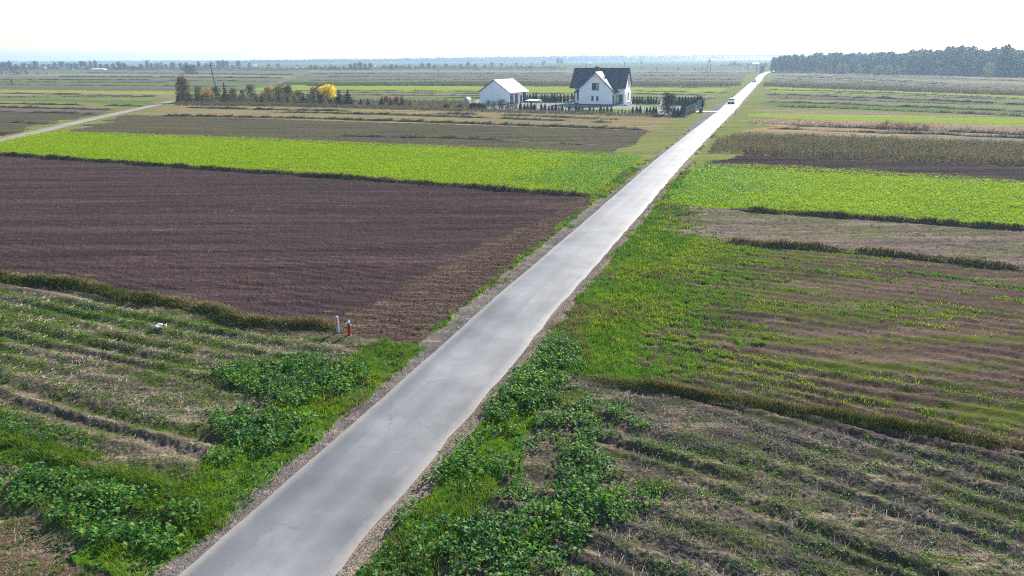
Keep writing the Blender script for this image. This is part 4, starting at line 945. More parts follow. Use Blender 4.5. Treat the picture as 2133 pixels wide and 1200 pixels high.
HS = [tree_meshes('hedge_shrub', 2.6, 2.4, m_, rt_, .06, 300, .34, 10, 'bush') for m_ in (ml_green, ml_brown, ml_grey, ml_olive)]
for i in range(34):
    x = 372 + i * 10.4 + random.uniform(-4, 4); yb = 211.5 + (x - 370) * .012 + random.uniform(-2.5, 1); put_tree('hedge_shrub', HS[random.randrange(4)], x, yb, random.uniform(.6, 1.15), 'low tangled shrub filling the overgrown hedge row', 'shrub', 'shrubs filling the hedge row')
# solitary bushes out in the fields
def field_bush(x, yb, yt, wpx, ml, label, n=500, shape='bush', name='field_bush'):
    h = tall(x, yb, yt); wd = wpx / ppm(x, yb); ms = tree_meshes(name, h, wd, ml, rt_, .08, n, max(.35, h * .11), 18, shape); put_tree(name, ms, x, yb, 1.0, label, 'bush')
ml_dk = LM_('dark_bush_leaf', [(.012, .018, .012), (.02, .028, .016), (.03, .038, .02)], .12, vary=.2)
field_bush(396, 154, 136, 38, ml_dk, 'big dark rounded bush alone in the far left fields', 900)
field_bush(30, 156, 140.5, 40, ml_dk, 'wide dark bush group at the left photo edge'); field_bush(4, 156.5, 144, 16, ml_olive, 'olive bush at the far left photo edge', 260); field_bush(56, 156.5, 147, 9, ml_dk, 'small round bush right of the wide bush group', 200)
field_bush(77, 156.5, 149, 15, ml_dk, 'flat dark bush in the far left fields', 240); field_bush(97, 156.5, 152, 6, ml_dk, 'tiny bush at the right of the flat bush', 120); field_bush(25, 176, 165.5, 6, ml_dk, 'little lone tree in the left fields', 140, 'tall', 'field_tree')
for x, yb, yt, w_, l in [(1368, 148, 141.5, 6, 'first misty bush right of the house roof'), (1412, 147, 140.5, 5, 'second misty bush right of the house roof'), (1447, 148, 142.5, 6, 'bush left of the twin leg pole'), (1471, 148.8, 144.8, 5, 'dark bush at the foot of the twin leg pole'), (1462, 147.5, 141, 5, 'slim bush just left of the twin leg pole'),
                     (1557, 147.5, 139, 7, 'pale bush left of the roadside pole'), (910, 172, 168.5, 4, 'small dark bush at the foot of the middle field pole'), (1104, 148, 138.5, 7, 'misty tree behind the pole above the garage roof')]: field_bush(x, yb, yt, w_, ml_green, l, 150)
field_bush(1586, 153, 137, 17, ml_wood, 'dark tree clump by the road before the wood', 420, 'bush', 'roadside_tree')

# ------------------------------------------------------------------ the wood on the right and the far tree lines
def far_tree(name, h, wd, ml, n, shape, base=.15, nl=12, ls=None):
    tm, cm = tree_meshes(name, h, wd, ml, rt_, base, n, ls or h * .085, nl, shape)
    A = Acc()
    for me, mi in ((tm, 1), (cm, 0)):
        V = np.array([v.co for v in me.vertices]); A.add(V, *[np.array(list(g)) for g in [[tuple(p.vertices) for p in me.polygons if len(p.vertices) == 4]]], mi=mi)
    bpy.data.meshes.remove(tm); bpy.data.meshes.remove(cm)
    return A.me(name, [ml, m_bark])
FT = [far_tree('wood_tree', 15, 7.5, ml_wood, 840, s, .12, 14) for s in ('round', 'tall', 'round', 'tall')]
SB = [far_tree('edge_birch', 5, 3.2, ml_birch, 840, s, .08, 9, .34) for s in ('tall', 'cone', 'round')]
rr = random.Random(5)
TOP = np.array([(1600, 130), (1608, 122), (1620, 115), (1660, 114), (1700, 113), (1732, 110), (1765, 112), (1800, 112), (1850, 108), (1870, 110), (1900, 107), (1930, 104), (1950, 107), (1975, 101), (2000, 100), (2050, 106), (2085, 99), (2100, 107), (2133, 105), (2260, 103)])
def fbase(x): return np.interp(x, [1600, 1750, 1900, 2000, 2133, 2260], [151.8, 153.3, 156, 158, 161.5, 164])
cnt = 0
for row in range(4):
    x = 1606 + row * 2
    while x < 2240:
        yb = fbase(x) - row * 2.2 - rr.uniform(0, 1.2); yt = np.interp(x, TOP[:, 0], TOP[:, 1]) + (9 + rr.uniform(0, 14) if row == 0 else rr.uniform(3, 12) if row == 1 else rr.uniform(-1, 6))
        if x < 1640: yt = max(yt, np.interp(x, TOP[:, 0], TOP[:, 1]) + 1)
        h = tall(x, yb, yt)
        put_one('wood_tree', FT[cnt % 4], x, yb, h / 15, 'dark leafy tree in the wood on the right horizon' if row < 2 else 'tall tree top in the back of the wood on the right', 'tree', 'trees of the wood', 1.2 if row else 1.05); cnt += 1
        x += rr.uniform(7, 12) if row < 2 else rr.uniform(8, 13)
for x, yb, yt in [(2085, 159, 97.5), (1992, 155, 99.5), (1965, 155, 102)]: put_one('wood_tree', FT[1], x, yb, tall(x, yb, yt) / 15, {2085: 'tallest tree sticking out of the wood near the right edge', 1992: 'right tree of the tall pair above the wood', 1965: 'left tree of the tall pair above the wood'}[x], 'tree', None, .75)
for i in range(46):
    x = rr.uniform(1740, 2050) if i > 8 else rr.uniform(1640, 1760); yb = fbase(x) + rr.uniform(.2, 1.0); hpx = rr.uniform(12, 21) if i > 8 else rr.uniform(7, 13)
    put_one('edge_birch', SB[i % 3], x, yb, tall(x, yb, yb - hpx) / 5, 'pale young birch along the foot of the wood', 'birch', 'young birches before the wood', 1.0)
put_tree('pale_tree', tree_meshes('pale_tree', 9, 7.5, ml_birch, rt_, .2, 600, .7, 16, 'round'), 2058, 160.5, tall(2058, 160.5, 131) / 9, 'pale yellowish tree standing before the dark wood', 'tree')
VT = [far_tree('village_tree', 12, 10, ml_vill, 840, s, .08, 13) for s in ('round', 'round', 'tall', 'round')]
vt = [(2, 144, 130, 12), (12, 145, 129, 14), (23, 145, 128.5, 12), (35, 145, 134, 11), (48, 144, 132, 9), (54, 144.5, 131, 9), (62, 144.5, 134, 8), (75, 144.5, 127.5, 17), (92, 144, 133, 9), (103, 144, 133, 10), (116, 144, 131, 12), (130, 144, 128.5, 15), (142, 144, 131, 9), (150, 145, 131.5, 11), (159, 145, 131.5, 8), (171, 144, 127.5, 14), (178, 144, 128, 12), (190, 144, 127, 8), (200, 144, 127, 10),
      (211, 144, 133, 9), (224, 144.5, 133, 11), (238, 145, 131.5, 10), (250, 145, 129.5, 14), (260, 145, 132, 15), (278, 145, 137, 9), (295, 145, 132.5, 10), (308, 144, 127.5, 9), (316, 144.5, 132, 8), (329, 144, 131.5, 14), (338, 143, 128.5, 6), (346, 143.5, 134, 8), (361, 144, 130, 14), (377, 144, 131, 9), (389, 143, 130, 9), (415, 143, 129, 10), (431, 142, 132, 9), (441, 142.5, 129, 10), (457, 142, 126, 13), (466, 142, 126.5, 13), (474, 142, 127, 8), (485, 142.5, 135, 11), (497, 142.5, 126, 11), (20, 144, 134, 10), (110, 144, 136, 9), (270, 144, 138, 8), (405, 143, 135, 8), (425, 143, 136, 7),
      (520, 141, 131, 9), (560, 140, 133, 8), (580, 140, 132, 9), (620, 142, 135, 5), (648, 146, 136, 9), (658, 146, 136, 9), (668, 145, 139, 7), (678, 144, 137, 6), (690, 145, 137, 9), (699, 145, 137, 8), (717, 145, 137, 7), (731, 145, 133, 12), (740, 145, 131, 9), (751, 145, 129.5, 13), (761, 145, 132, 8), (772, 145, 132, 12), (800, 144, 136, 10), (815, 144, 134, 12), (827, 144, 135, 12), (838, 144, 138, 7), (853, 143.5, 135, 10), (866, 144, 138, 8), (880, 143, 131, 11), (893, 143.5, 132, 12), (905, 143.5, 135, 9), (930, 142.5, 133, 10), (945, 143, 135, 9), (960, 142.5, 134, 10), (975, 141, 129, 10), (990, 141.5, 133, 9), (1010, 141, 134, 8), (1025, 139.5, 130, 11), (1045, 138, 131, 8), (1075, 137, 130, 9), (1132, 135, 126, 10), (1162, 134, 122, 9), (1170, 134, 122, 8), (1336, 133.5, 126, 8), (1522, 138, 131, 9), (1530, 138, 129, 10), (1540, 138, 132, 8), (1558, 138, 132, 8), (1585, 137.5, 131, 9), (1594, 138, 130, 9)]
for i, (x, yb, yt, w_) in enumerate(vt):
    sec = ('village tree in the row on the left horizon', 'trees of the left village') if x < 510 else ('misty tree in the middle of the horizon', 'misty trees on the middle horizon') if x < 1200 else ('misty tree left of the road on the horizon', 'misty trees beyond the road end')
    yb = max(yb, 136.5 + (0 if x < 1000 else -3)); sc = tall(x, yb, yt) / 12
    put_one('village_tree', VT[(i * 7) % 4], x, yb, sc, sec[0], 'tree', sec[1], max(.6, min(1.6, (w_ / ppm(x, yb)) / (9 * sc))))
# low scrub along the far field edges
A = Acc()
for x0, x1, yb, hpx in [(0, 510, 144.6, 4), (510, 780, 145, 4), (780, 1180, 143.4, 5), (1500, 1600, 138.5, 5), (1605, 1760, 153, 3)]:
    n = int((x1 - x0) * 3); x = rr.uniform(0, 1); X = rg.uniform(x0, x1, n); P = np.array([G2(a, yb + b) for a, b in zip(X, rg.uniform(-.8, .3, n))]); d = np.hypot(P[:, 0], P[:, 1]); nz = vn(X * .12, X * 0, 17)
    hh = hpx / 1450 * d * (.2 + nz) * rg.random(n); V, q = cards(np.column_stack([P, hh]), d * .0022 * rg.uniform(.7, 1.6, n), rg, .2); A.add(V, q)
stuff(A.obj('scrub', [ml_vill]), 'low scrub along the far field edges')
# wooded ridges on the horizon
def ridge(name, D, x0, x1, prof, seed, m):
    n = 900; X = np.linspace(x0, x1, n); a = np.arctan((X - 1066.5) / 1501); px = np.sin(a) * D / np.cos(a) * 1.0; py = np.full(n, D) + 120 * np.sin(X * .006 + seed)
    yt = np.interp(X, *zip(*prof)); top = np.array([H + py[i] * ((G(X[i], 300)[2] * 0) + _elev(X[i], yt[i])) for i in range(n)])
    jag = (fbm(X * .35, X * 0, seed, 3) - .5) * D * .0016 + (vn(X * 1.6, X * 0, seed + 2) - .5) * D * .0010
    A = Acc(); rows = []
    for k, (dz, dy) in enumerate([(-3, -60), (.45, -40), (.85, -18), (1.0, 0), (.9, 60), (-3, 160)]):
        j = jag if k in (2, 3, 4) else 0; rows.append(np.column_stack([px * (1 + dy / D), py + dy, (top + j) * dz if dz > 0 else np.full(n, -3.)]))
    V = np.stack(rows, 1); k = len(rows); i = np.arange((n - 1) * (k - 1)); r_, c_ = i // (k - 1), i % (k - 1)
    A.add(V.reshape(-1, 3), np.stack([r_ * k + c_, (r_ + 1) * k + c_, (r_ + 1) * k + c_ + 1, r_ * k + c_ + 1], 1))
    P = V[rg.integers(0, n, 9000), rg.integers(1, 4, 9000)]; Vc, q = cards(P + rg.normal(0, 1, P.shape) * np.array([D * .004, 10, D * .0007]), D * .0017 * rg.uniform(.6, 1.4, len(P)), rg, .3); A.add(Vc, q)
    return tag(A.obj(name, [m]), kind='structure')
def _elev(x, y):
    d = fw + (x - 1066.5) / F * rt + (600 - y) / F * up; return d[2] / d[1]
ridge('hills', 2100, 470, 1660, [(470, 131), (520, 127.5), (620, 126), (680, 124.5), (760, 124.5), (830, 122.5), (950, 120.8), (1070, 119), (1180, 117.5), (1300, 116.6), (1400, 117.2), (1500, 115.5), (1600, 116), (1660, 116)], 3, ml_wood)
ridge('hills', 3300, -120, 700, [(-120, 130.5), (100, 130), (300, 129), (700, 127.5)], 8, ml_wood)
ridge('hills', 3400, 1500, 2300, [(1500, 116), (2300, 108)], 11, ml_wood)
# ------------------------------------------------------------------ buildings
m_white = plain('white_render', (.87, .87, .87), .85, .2, var=.03, scale=.8)
m_tile, ntt, bt = mat('roof_tile')
tcx = coords(ntt, (1, 1, 1)); wv = N(ntt, 'ShaderNodeTexWave', Scale=3.2, Distortion=.0); wv.wave_profile = 'SAW'; wv.bands_direction = 'Z'; ntt.links.new(tcx, wv.inputs['Vector'])
wr = ramp(ntt, [(.0, (.014, .015, .024)), (.25, (.028, .03, .046)), (1., (.036, .038, .058))]); ntt.links.new(wv.outputs['Fac'], wr.inputs[0]); ntt.links.new(wr.outputs[0], bt.inputs['Base Color'])
bt.inputs['Roughness'].default_value = .34; bt.inputs['Specular IOR Level'].default_value = .6
bpn = N(ntt, 'ShaderNodeBump', Strength=.35, Distance=.05); ntt.links.new(wv.outputs['Fac'], bpn.inputs['Height']); ntt.links.new(bpn.outputs[0], bt.inputs['Normal'])
m_sheet = plain('metal_roof_sheet', (.30, .30, .31), .30, .8, var=.04)
m_fascia = plain('dark_fascia', (.035, .035, .04), .5, .4); m_plinth = plain('plinth_stone', (.06, .06, .065), .8)
m_brick = plain('chimney_clinker', (.045, .035, .04), .7, .3, var=.3, scale=9)
m_glass = plain('window_glass', (.03, .045, .055), .06, .9, var=.02); m_blind = plain('window_blind', (.28, .33, .32), .6)
m_frame = plain('window_frame', (.03, .05, .06), .5); m_door = plain('door_panel', (.05, .055, .065), .45, .4); m_brown = plain('garage_door', (.16, .10, .095), .55, .3, scale=2)
m_metalw = plain('white_metal', (.78, .78, .8), .35, .5, var=.03); m_step = plain('step_stone', (.16, .155, .15), .8)
m_steel = plain('grey_steel', (.10, .11, .12), .5, .5); m_wood = plain('weathered_wood', (.13, .115, .10), .85, .2, scale=8, var=.3); m_conc = plain('concrete', (.42, .41, .40), .85, .2, var=.12)

HA = R(21.0)
house = empty('white_house', tuple(G(1205, 219)), -HA, 'white two storey house with dark steep roof and front gable', 'house')
X0, X1, YF, YB, RZ, RY = -2.4, 11.9, 4.6, 12.9, 9.75, 8.75
E_, EY = 4.45, 3.85
mb = MB(); sl_ = (RZ - E_) / (RY - EY); zl = E_ + (YF - EY) * sl_ - .12; PZ = .35
# main body with recessed porch corner at the right front
mb.prism([(X0, YF, PZ), (X0, YB, PZ), (X0, YB, zl), (X0, RY, RZ - .2), (X0, YF, zl)], (9.4 - X0, 0, 0))
mb.prism([(9.4, YF + 1.3, PZ), (9.4, YB, PZ), (9.4, YB, zl), (9.4, RY, RZ - .2), (9.4, YF + 1.3, zl + 1.3 * sl_ - .02)], (X1 - 9.4, 0, 0))
mb.box((9.4, YF, 2.75), (X1, YF + 1.3, zl - .05)); mb.box((X1 - .35, YF, PZ), (X1, YF + .3, 2.75))
# front wing with gable
mb.prism([(0.05, 0, PZ), (9.4, 0, PZ), (9.4, 0, 4.35), (4.6, 0, 8.6), (0.05, 0, 4.45)], (0, YF + .01 + 3.2, 0))
mb.build('wall', m_white, house)
mb = MB(); mb.box((-.02, -.06, -.3), (9.46, .3, PZ)); mb.box((-.02, .3, -.3), (9.46, 8, PZ - .004)); mb.box((X0 - .06, YF - .06, -.3), (X1 + .06, YB + .06, PZ - .008)); mb.build('plinth', m_plinth, house)
def slab(mb, a, b, c, d, th):
    a, b, c, d = [np.array(p, float) for p in (a, b, c, d)]; n = np.cross(b - a, d - a); n /= np.linalg.norm(n); n = n if n[2] > 0 else -n
    mb.prism([a, b, c, d], -n * th)
mb = MB(); xa, xb = -3.85, 12.25
slab(mb, (xa, EY, E_), (xb, EY, E_), (xb, RY, RZ), (xa, RY, RZ), .22); slab(mb, (xa, RY, RZ - .002), (xb, RY, RZ - .002), (xb, 13.65, E_), (xa, 13.65, E_), .22)
roof = mb.build('roof', m_tile, house)
mb = MB(); ax_, az_ = 4.6, 8.86; ge = 3.43; s_ = (az_ - ge) / (4.6 + 1.26); yb_ = EY + (az_ - E_) / sl_ + .6
slab(mb, (-1.26, -.55, ge), (-1.26, 5.2, ge), (ax_, yb_, az_), (ax_, -.55, az_), .2); slab(mb, (10.46, -.55, ge), (10.46, 5.0, ge), (ax_ - .002, yb_, az_), (ax_ - .002, -.55, az_), .2)
mb.build('gable_roof', m_tile, house)
mb = MB()
for sx in (-1, 1):
    xe = -1.26 if sx < 0 else 10.46
    mb.prism([(xe, -.60, ge - .30), (ax_, -.60, az_ - .30), (ax_, -.60, az_ + .03), (xe, -.60, ge + .03)], (0, .045, 0))
    for t in (.03, .5): mb.box((xe + (ax_ - xe) * t - .07, -.55, ge + (az_ - ge) * t - .48), (xe + (ax_ - xe) * t + .07, .05, ge + (az_ - ge) * t - .26))
mb.build('bargeboard', m_fascia, house)
ch = MB().box((2.75, 6.2, 6.4), (3.85, 7.3, 10.0)).build('chimney', m_brick, house)
MB().box((2.62, 6.07, 10.0), (3.98, 7.43, 10.14)).build('cap', m_conc, ch); mb = MB(); mb.tube((3.1, 6.75, 10.14), (3.1, 6.75, 10.5), .12); mb.tube((3.5, 6.75, 10.14), (3.5, 6.75, 10.42), .12); mb.build('flue', m_conc, ch)
MB().box((6.4, 3.0, 7.0), (6.75, 3.4, 8.0)).build('roof_vent', m_brick, house)
def window(par, x0, x1, z0, z1, y=0., side=None, name='window', split=None, blind=False):
    """window set in a wall facing -y (or +x at x = side)"""
    def bx(m, a, b, c, d, y0, y1):
        if side is None: return m.box((a, y0, c), (b, y1, d))
        return m.box((side - y1, a, c), (side - y0, b, d))
    f = MB(); t = .09
    for a, b, c, d in ((x0, x1, z1 - t, z1), (x0, x1, z0, z0 + t), (x0, x0 + t, z0 + t, z1 - t), (x1 - t, x1, z0 + t, z1 - t)): bx(f, a, b, c, d, y - .05, y + .04)
    if split: bx(f, split - .04, split + .04, z0 + t, z1 - t, y - .045, y + .04)
    fo = f.build(name, m_frame, par)
    xs = [(x0 + t, (split or x1) - (.04 if split else t))] + ([(split + .04, x1 - t)] if split else [])
    for k, (a, b) in enumerate(xs): bx(MB(), a, b, z0 + t, z1 - t, y - .02, y + .02).build('pane', m_blind if (blind and k == 1) else m_glass, fo)
    bx(MB(), x0 - .08, x1 + .08, z0 - .07, z0 - .003, y - .14, y + .02).build('sill', m_step, fo)
window(house, 3.7, 5.65, 4.05, 5.95, split=4.85, blind=True); window(house, 3.65, 4.25, 1.3, 2.5); window(house, 5.0, 5.6, 1.3, 2.5)
window(house, 8.7, 9.9, 4.9, 7.1, 0, X1); window(house, 8.9, 10.0, 1.1, 3.1, 0, X1)
window(house, -1.7, -.6, 1.1, 3.2, YF)
d = MB().box((10.05, YF + 1.22, PZ), (11.05, YF + 1.34, 2.55)).build('door', m_door, house); MB().box((10.88, YF + 1.15, 1.35), (10.94, YF + 1.22, 1.65)).build('handle', m_metalw, d)
# arched porch opening on the right wall, a round-headed panel with the opening's shade put into its colour
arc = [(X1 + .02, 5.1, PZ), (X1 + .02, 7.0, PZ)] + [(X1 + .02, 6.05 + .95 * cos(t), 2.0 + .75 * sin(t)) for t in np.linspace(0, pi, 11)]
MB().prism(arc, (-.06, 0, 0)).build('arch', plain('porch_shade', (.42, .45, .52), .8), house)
MB().box((9.41, 1.3, PZ), (9.46, 2.5, 2.6)).build('terrace_door', m_glass, house)
mb = MB(); mb.tube((10.40, -.5, ge - .05), (10.40, 4.6, ge - .05), .075, n=8); mb.tube((-1.2, -.5, ge - .05), (-1.2, 4.4, ge - .05), .075, n=8); mb.tube((xa, EY - .06, E_ - .1), (X0 + 1.0, EY - .06, E_ - .1), .075); mb.build('gutter', m_fascia, house)
mb = MB(); mb.tube((10.4, .02, ge - .1), (9.55, .06, ge - .7), .05); mb.tube((9.55, .06, ge - .7), (9.55, .06, 0), .05); mb.tube((-1.2, .02, ge - .1), (-.12, .06, ge - .65), .05); mb.build('downpipe', m_fascia, house)
MB().box((9.47, 1.0, -.2), (13.6, 5.6, .16)).box((9.47, 1.8, .16), (12.9, 5.55, .30)).build('step', m_step, house)
MB().box((2.95, -.03, 2.35), (3.1, .02, 2.5)).build('wall_vent', m_frame, house)

# garage
GA = R(30.0); gp = G(1060.3, 217.6)
gar = empty('white_garage', tuple(gp), -GA, 'white gabled garage with bright metal roof left of the house', 'garage')
GW, GL, ez, az2 = 9.9, 10.6, 3.45, 6.75
mb = MB(); mb.prism([(-GW, 0, -.2), (0, 0, -.2), (0, 0, ez - .05), (-GW / 2, 0, az2 - .25), (-GW, 0, ez - .05)], (0, GL, 0)); mb.build('wall', m_white, gar)
mb = MB(); slab(mb, (-GW / 2, -.25, az2), (-GW / 2, GL + .4, az2), (.5, GL + .4, ez - .22), (.5, -.25, ez - .22), .16); slab(mb, (-GW / 2 - .002, -.25, az2), (-GW / 2 - .002, GL + .4, az2), (-GW - .5, GL + .4, ez - .22), (-GW - .5, -.25, ez - .22), .16); rf = mb.build('roof', m_sheet, gar)
mb = MB()
for k in range(22): y = -.2 + k * (GL + .55) / 21; mb.prism([(-GW / 2, y, az2 + .0), (-GW / 2, y + .04, az2), (.5, y + .04, ez - .22), (.5, y, ez - .22)], (0, 0, .035))
mb.build('seam', m_sheet, rf)
MB().prism([(-GW - .5, -.29, ez - .48), (-GW / 2, -.29, az2 - .24), (-GW / 2, -.29, az2 + .02), (-GW - .5, -.29, ez - .20)], (0, .04, 0)).build('bargeboard', m_fascia, gar)
mb = MB(); mb.tube((.52, -.25, ez - .33), (.52, GL + .4, ez - .33), .07); mb.build('gutter', m_metalw, gar)
for y0, y1 in ((.6, 2.5), (3.3, 5.2)):
    d = MB().box((-.05, y0, 0), (.03, y1, 2.75)).build('garage_door', m_brown, gar)
    mb = MB(); [mb.box((.03, y0 + .05, .5 * k), (.045, y1 - .05, .5 * k + .03)) for k in range(1, 5)]; mb.build('panel_joint', m_fascia, d)
d = MB().box((-.05, 6.6, 0), (.03, 7.6, 2.2)).build('door', m_door, gar); MB().box((.03, 7.4, 1.0), (.08, 7.5, 1.15)).build('handle', m_metalw, d)
window(gar, 8.2, 9.9, .2, 3.0, 0, .0)

# garden things
pa = G(1110, 226); pav = empty('garden_canopy', tuple(pa), -R(25), 'white flat roofed garden canopy on thin posts right of the garage', 'canopy')
MB().prism([(-1.6, -1.3, 1.95), (1.6, -1.3, 1.95), (1.6, 1.5, 2.2), (-1.6, 1.5, 2.2)], (0, 0, .07)).build('roof', m_metalw, pav)
for x in (-1.5, 1.5):
    for y in (-1.2, 1.4): MB().box((x - .04, y - .04, -.1), (x + .04, y + .04, 1.95 + (y + 1.3) * .089)).build('post', m_steel, pav)
pr = empty('patio_parasol', tuple(G(1189.5, 216.5)), 0, 'small white parasol standing at the left house corner', 'parasol')
MB().lathe([(.95, .95), (.62, 1.12), (.1, 1.32), (.02, 1.4)], n=8).build('canopy', m_metalw, pr); MB().tube((0, 0, 0), (0, 0, 1.3), .03).build('pole', m_steel, pr); MB().lathe([(.35, 0), (.33, .08), (.1, .1)], n=10).build('base', m_step, pr)
for x, l in ((1124.5, 'left one of two small white chairs by the lawn'), (1128, 'right one of two small white chairs by the lawn')):
    c = empty('garden_chair', tuple(G(x, 214.6)), R(20), l, 'chair', 'white garden chairs')
    MB().box((-.25, -.25, .38), (.25, .25, .43)).build('seat', m_metalw, c); MB().prism([(-.25, .22, .43), (.25, .22, .43), (.25, .34, .92), (-.25, .34, .92)], (0, .04, 0)).build('backrest', m_metalw, c)
    for a in (-.22, .22):
        for b in (-.22, .22): MB().box((a - .02, b - .02, 0), (a + .02, b + .02, .38)).build('leg', m_metalw, c)
hg = empty('hoop_greenhouse', tuple(G(970, 215)), -R(25), 'small white hooped greenhouse in the weeds left of the garage', 'greenhouse')
m_film = plain('plastic_film', (.45, .48, .52), .3, .5)
prof = [(1.05 * cos(t), 0, .15 + 1.55 * sin(t)) for t in np.linspace(0, pi, 11)]
MB().prism([(x * .97, 0, .15 + (z - .15) * .97) for x, _, z in prof], (0, 1.9, 0)).build('cover', m_film, hg)
for y in (-.03, .63, 1.28, 1.93):
    mb = MB(); [mb.tube((a[0], y, a[2]), (b[0], y, b[2]), .05, n=6) for a, b in zip(prof[:-1], prof[1:])]; mb.build('hoop', m_metalw, hg)
MB().box((-1.25, -.12, 0), (1.25, -.05, .28)).box((-1.25, 1.97, 0), (1.25, 2.04, .28)).box((-1.25, -.05, 0), (-1.18, 1.97, .28)).box((1.18, -.05, 0), (1.25, 1.97, .28)).build('base_board', m_metalw, hg)

# fences
def mesh_fence(name, a, b, n, h, label, rails=3, wires=26):
    a = np.array([*a, 0]); b = np.array([*b, 0]); d = b - a; L = np.linalg.norm(d); o = empty(name, tuple(a), math.atan2(d[1], d[0]), label, 'fence')
    for k in range(n): MB().box((L * k / (n - 1) - .035, -.035, -.1), (L * k / (n - 1) + .035, .035, h + .08)).build('post', m_steel, o)
    mb = MB(); nv = max(4, int(L * 6))
    for k in range(nv): x = L * (k + .5) / nv; mb.box((x - .012, -.012, .06), (x + .012, .012, h))
    for k in range(rails): z = .1 + (h - .15) * k / (rails - 1); mb.box((0, -.018, z), (L, -.012, z + .04))
    mb.build('panel', m_steel, o)
mesh_fence('mesh_fence', G2(1427, 243.5), G2(1447, 235), 6, 2.1, 'dark mesh fence along the yard before the gate post')
mesh_fence('mesh_fence', G2(1450.5, 228.5), G2(1467, 221.5), 5, 2.1, 'dark mesh fence beyond the driveway opening')
def wire_fence(name, pts, n, h, label, r=.045):
    P = np.array([G2(*p) for p in pts]); seg = np.linalg.norm(np.diff(P, axis=0), axis=1); L = np.concatenate([[0], seg.cumsum()]); o = empty(name, (*P[0], 0), 0, label, 'fence'); t = np.linspace(0, L[-1], n)
    C = np.stack([np.interp(t, L, P[:, 0]), np.interp(t, L, P[:, 1])], 1) - P[0]
    for c in C: MB().tube((c[0], c[1], -.1), (c[0], c[1], h), r, n=6).build('post', m_steel, o)
    mb = MB()
    for z in (.3, .8, 1.3, h - .08):
        for a, b in zip(C[:-1], C[1:]): mb.tube((*a, z), (*b, z), .008, n=4, cap=False)
    mb.build('wire', m_steel, o)
wire_fence('wire_fence', [(742, 219.5), (860, 223), (985, 229), (1200, 235), (1340, 239), (1427, 243.8)], 38, 1.75, 'thin wire fence with slim posts along the front of the yard')
wire_fence('wire_fence', [(740, 211), (860, 211), (985, 211.5)], 14, 1.8, 'thin wire fence along the back of the weedy plot')
gp2 = empty('gate_post', tuple(G(1447.3, 235)), -RA, 'pale square gate post at the driveway', 'gate post'); MB().box((-.22, -.22, -.1), (.22, .22, 1.6)).build('pillar', m_conc, gp2); MB().box((-.27, -.27, 1.6), (.27, .27, 1.7)).build('cap', m_conc, gp2)
bn = empty('wheelie_bin', tuple(G(1459.3, 235.2)), -R(60), 'dark wheeled rubbish bin standing beside the driveway', 'bin'); mgb = plain('bin_plastic', (.045, .055, .055), .5)
MB().prism([(-.26, -.3, .06), (.26, -.3, .06), (.33, -.38, 1.08), (-.33, -.38, 1.08)], (0, .68, 0)).build('body', mgb, bn); MB().box((-.36, -.42, 1.08), (.36, .36, 1.15)).build('lid', plain('bin_lid', (.16, .16, .165), .4, .6), bn)
for x in (-.27, .27): MB().tube((x - .03, .33, .1), (x + .03, .33, .1), .1, n=10).build('wheel', m_fascia, bn)
MB().box((-.26, -.3, 0), (-.18, .2, .06)).box((.18, -.3, 0), (.26, .2, .06)).build('foot', mgb, bn)

# utility poles
def pole(x, yb, yt, label, arm=True, lean=0., r=.13, conc=False, rz=0.):
    h = tall(x, yb, yt); o = empty('utility_pole', tuple(G(x, yb)), rz, label, 'pole'); o.rotation_euler = (0, lean, rz); m = m_conc if conc else m_wood
    MB().tube((0, 0, -.4), (0, 0, h), r * 1.15, r * .8, 8).build('shaft', m, o)
    if arm:
        MB().box((-1.5, -.06, h - .55), (1.5, .06, h - .43)).build('crossarm', m_steel, o)
        for xx in (-1.4, 0, 1.4): MB().lathe([(.04, 0), (.09, .06), (.06, .14), (.08, .2), (.03, .3)], (xx, 0, (h - .43) if xx else h), n=8).build('insulator', m_conc, o)
    return o
pole(455.5, 205, 133, 'tall leaning wooden pole with crossarm behind the left hedge', lean=-R(6.5), r=.2, rz=R(8))
pole(914.5, 172.5, 133.5, 'grey pole in the fields left of the garage', arm=True, lean=-R(1), r=.2, conc=True, rz=R(50)); pole(1107.5, 159.5, 131, 'grey pole in the fields above the garage roof', arm=True, r=.22, conc=True, rz=R(60))
pole(1221, 153, 133.8, 'pole top showing above the left half of the house roof', False, r=.3); pole(1299.5, 157, 129.5, 'pole top showing above the right half of the house roof', False, r=.22); pole(1574.6, 151.5, 137.3, 'dark wooden pole beside the road before the wood', True, r=.3, rz=R(70))
h = tall(1476, 149, 123.5); o = empty('twin_leg_pole', tuple(G(1476, 149)), 0, 'tall twin legged pole standing in the far fields', 'pole')
for x in (-1, 1): MB().tube((x * 2.0, 0, -.3), (x * .25, 0, h - .3), .24, .17, 8).build('leg', m_wood, o)
MB().box((-1.0, -.1, h * .82), (1.0, .1, h * .82 + .2)).build('crossbar', m_steel, o); MB().box((-.5, -.35, h - 1.6), (.5, .35, h)).build('switch_box', m_steel, o)
def marker(name, x, yb, yt, label, m, w_=.1, cap=None):
    h = tall(x, yb, yt); o = empty(name, tuple(G(x, yb)), -RA, label, 'marker post'); MB().box((-w_ / 2, -w_ / 2, -.15), (w_ / 2, w_ / 2, h)).build('shaft', m, o, bevel=.012); return o, h
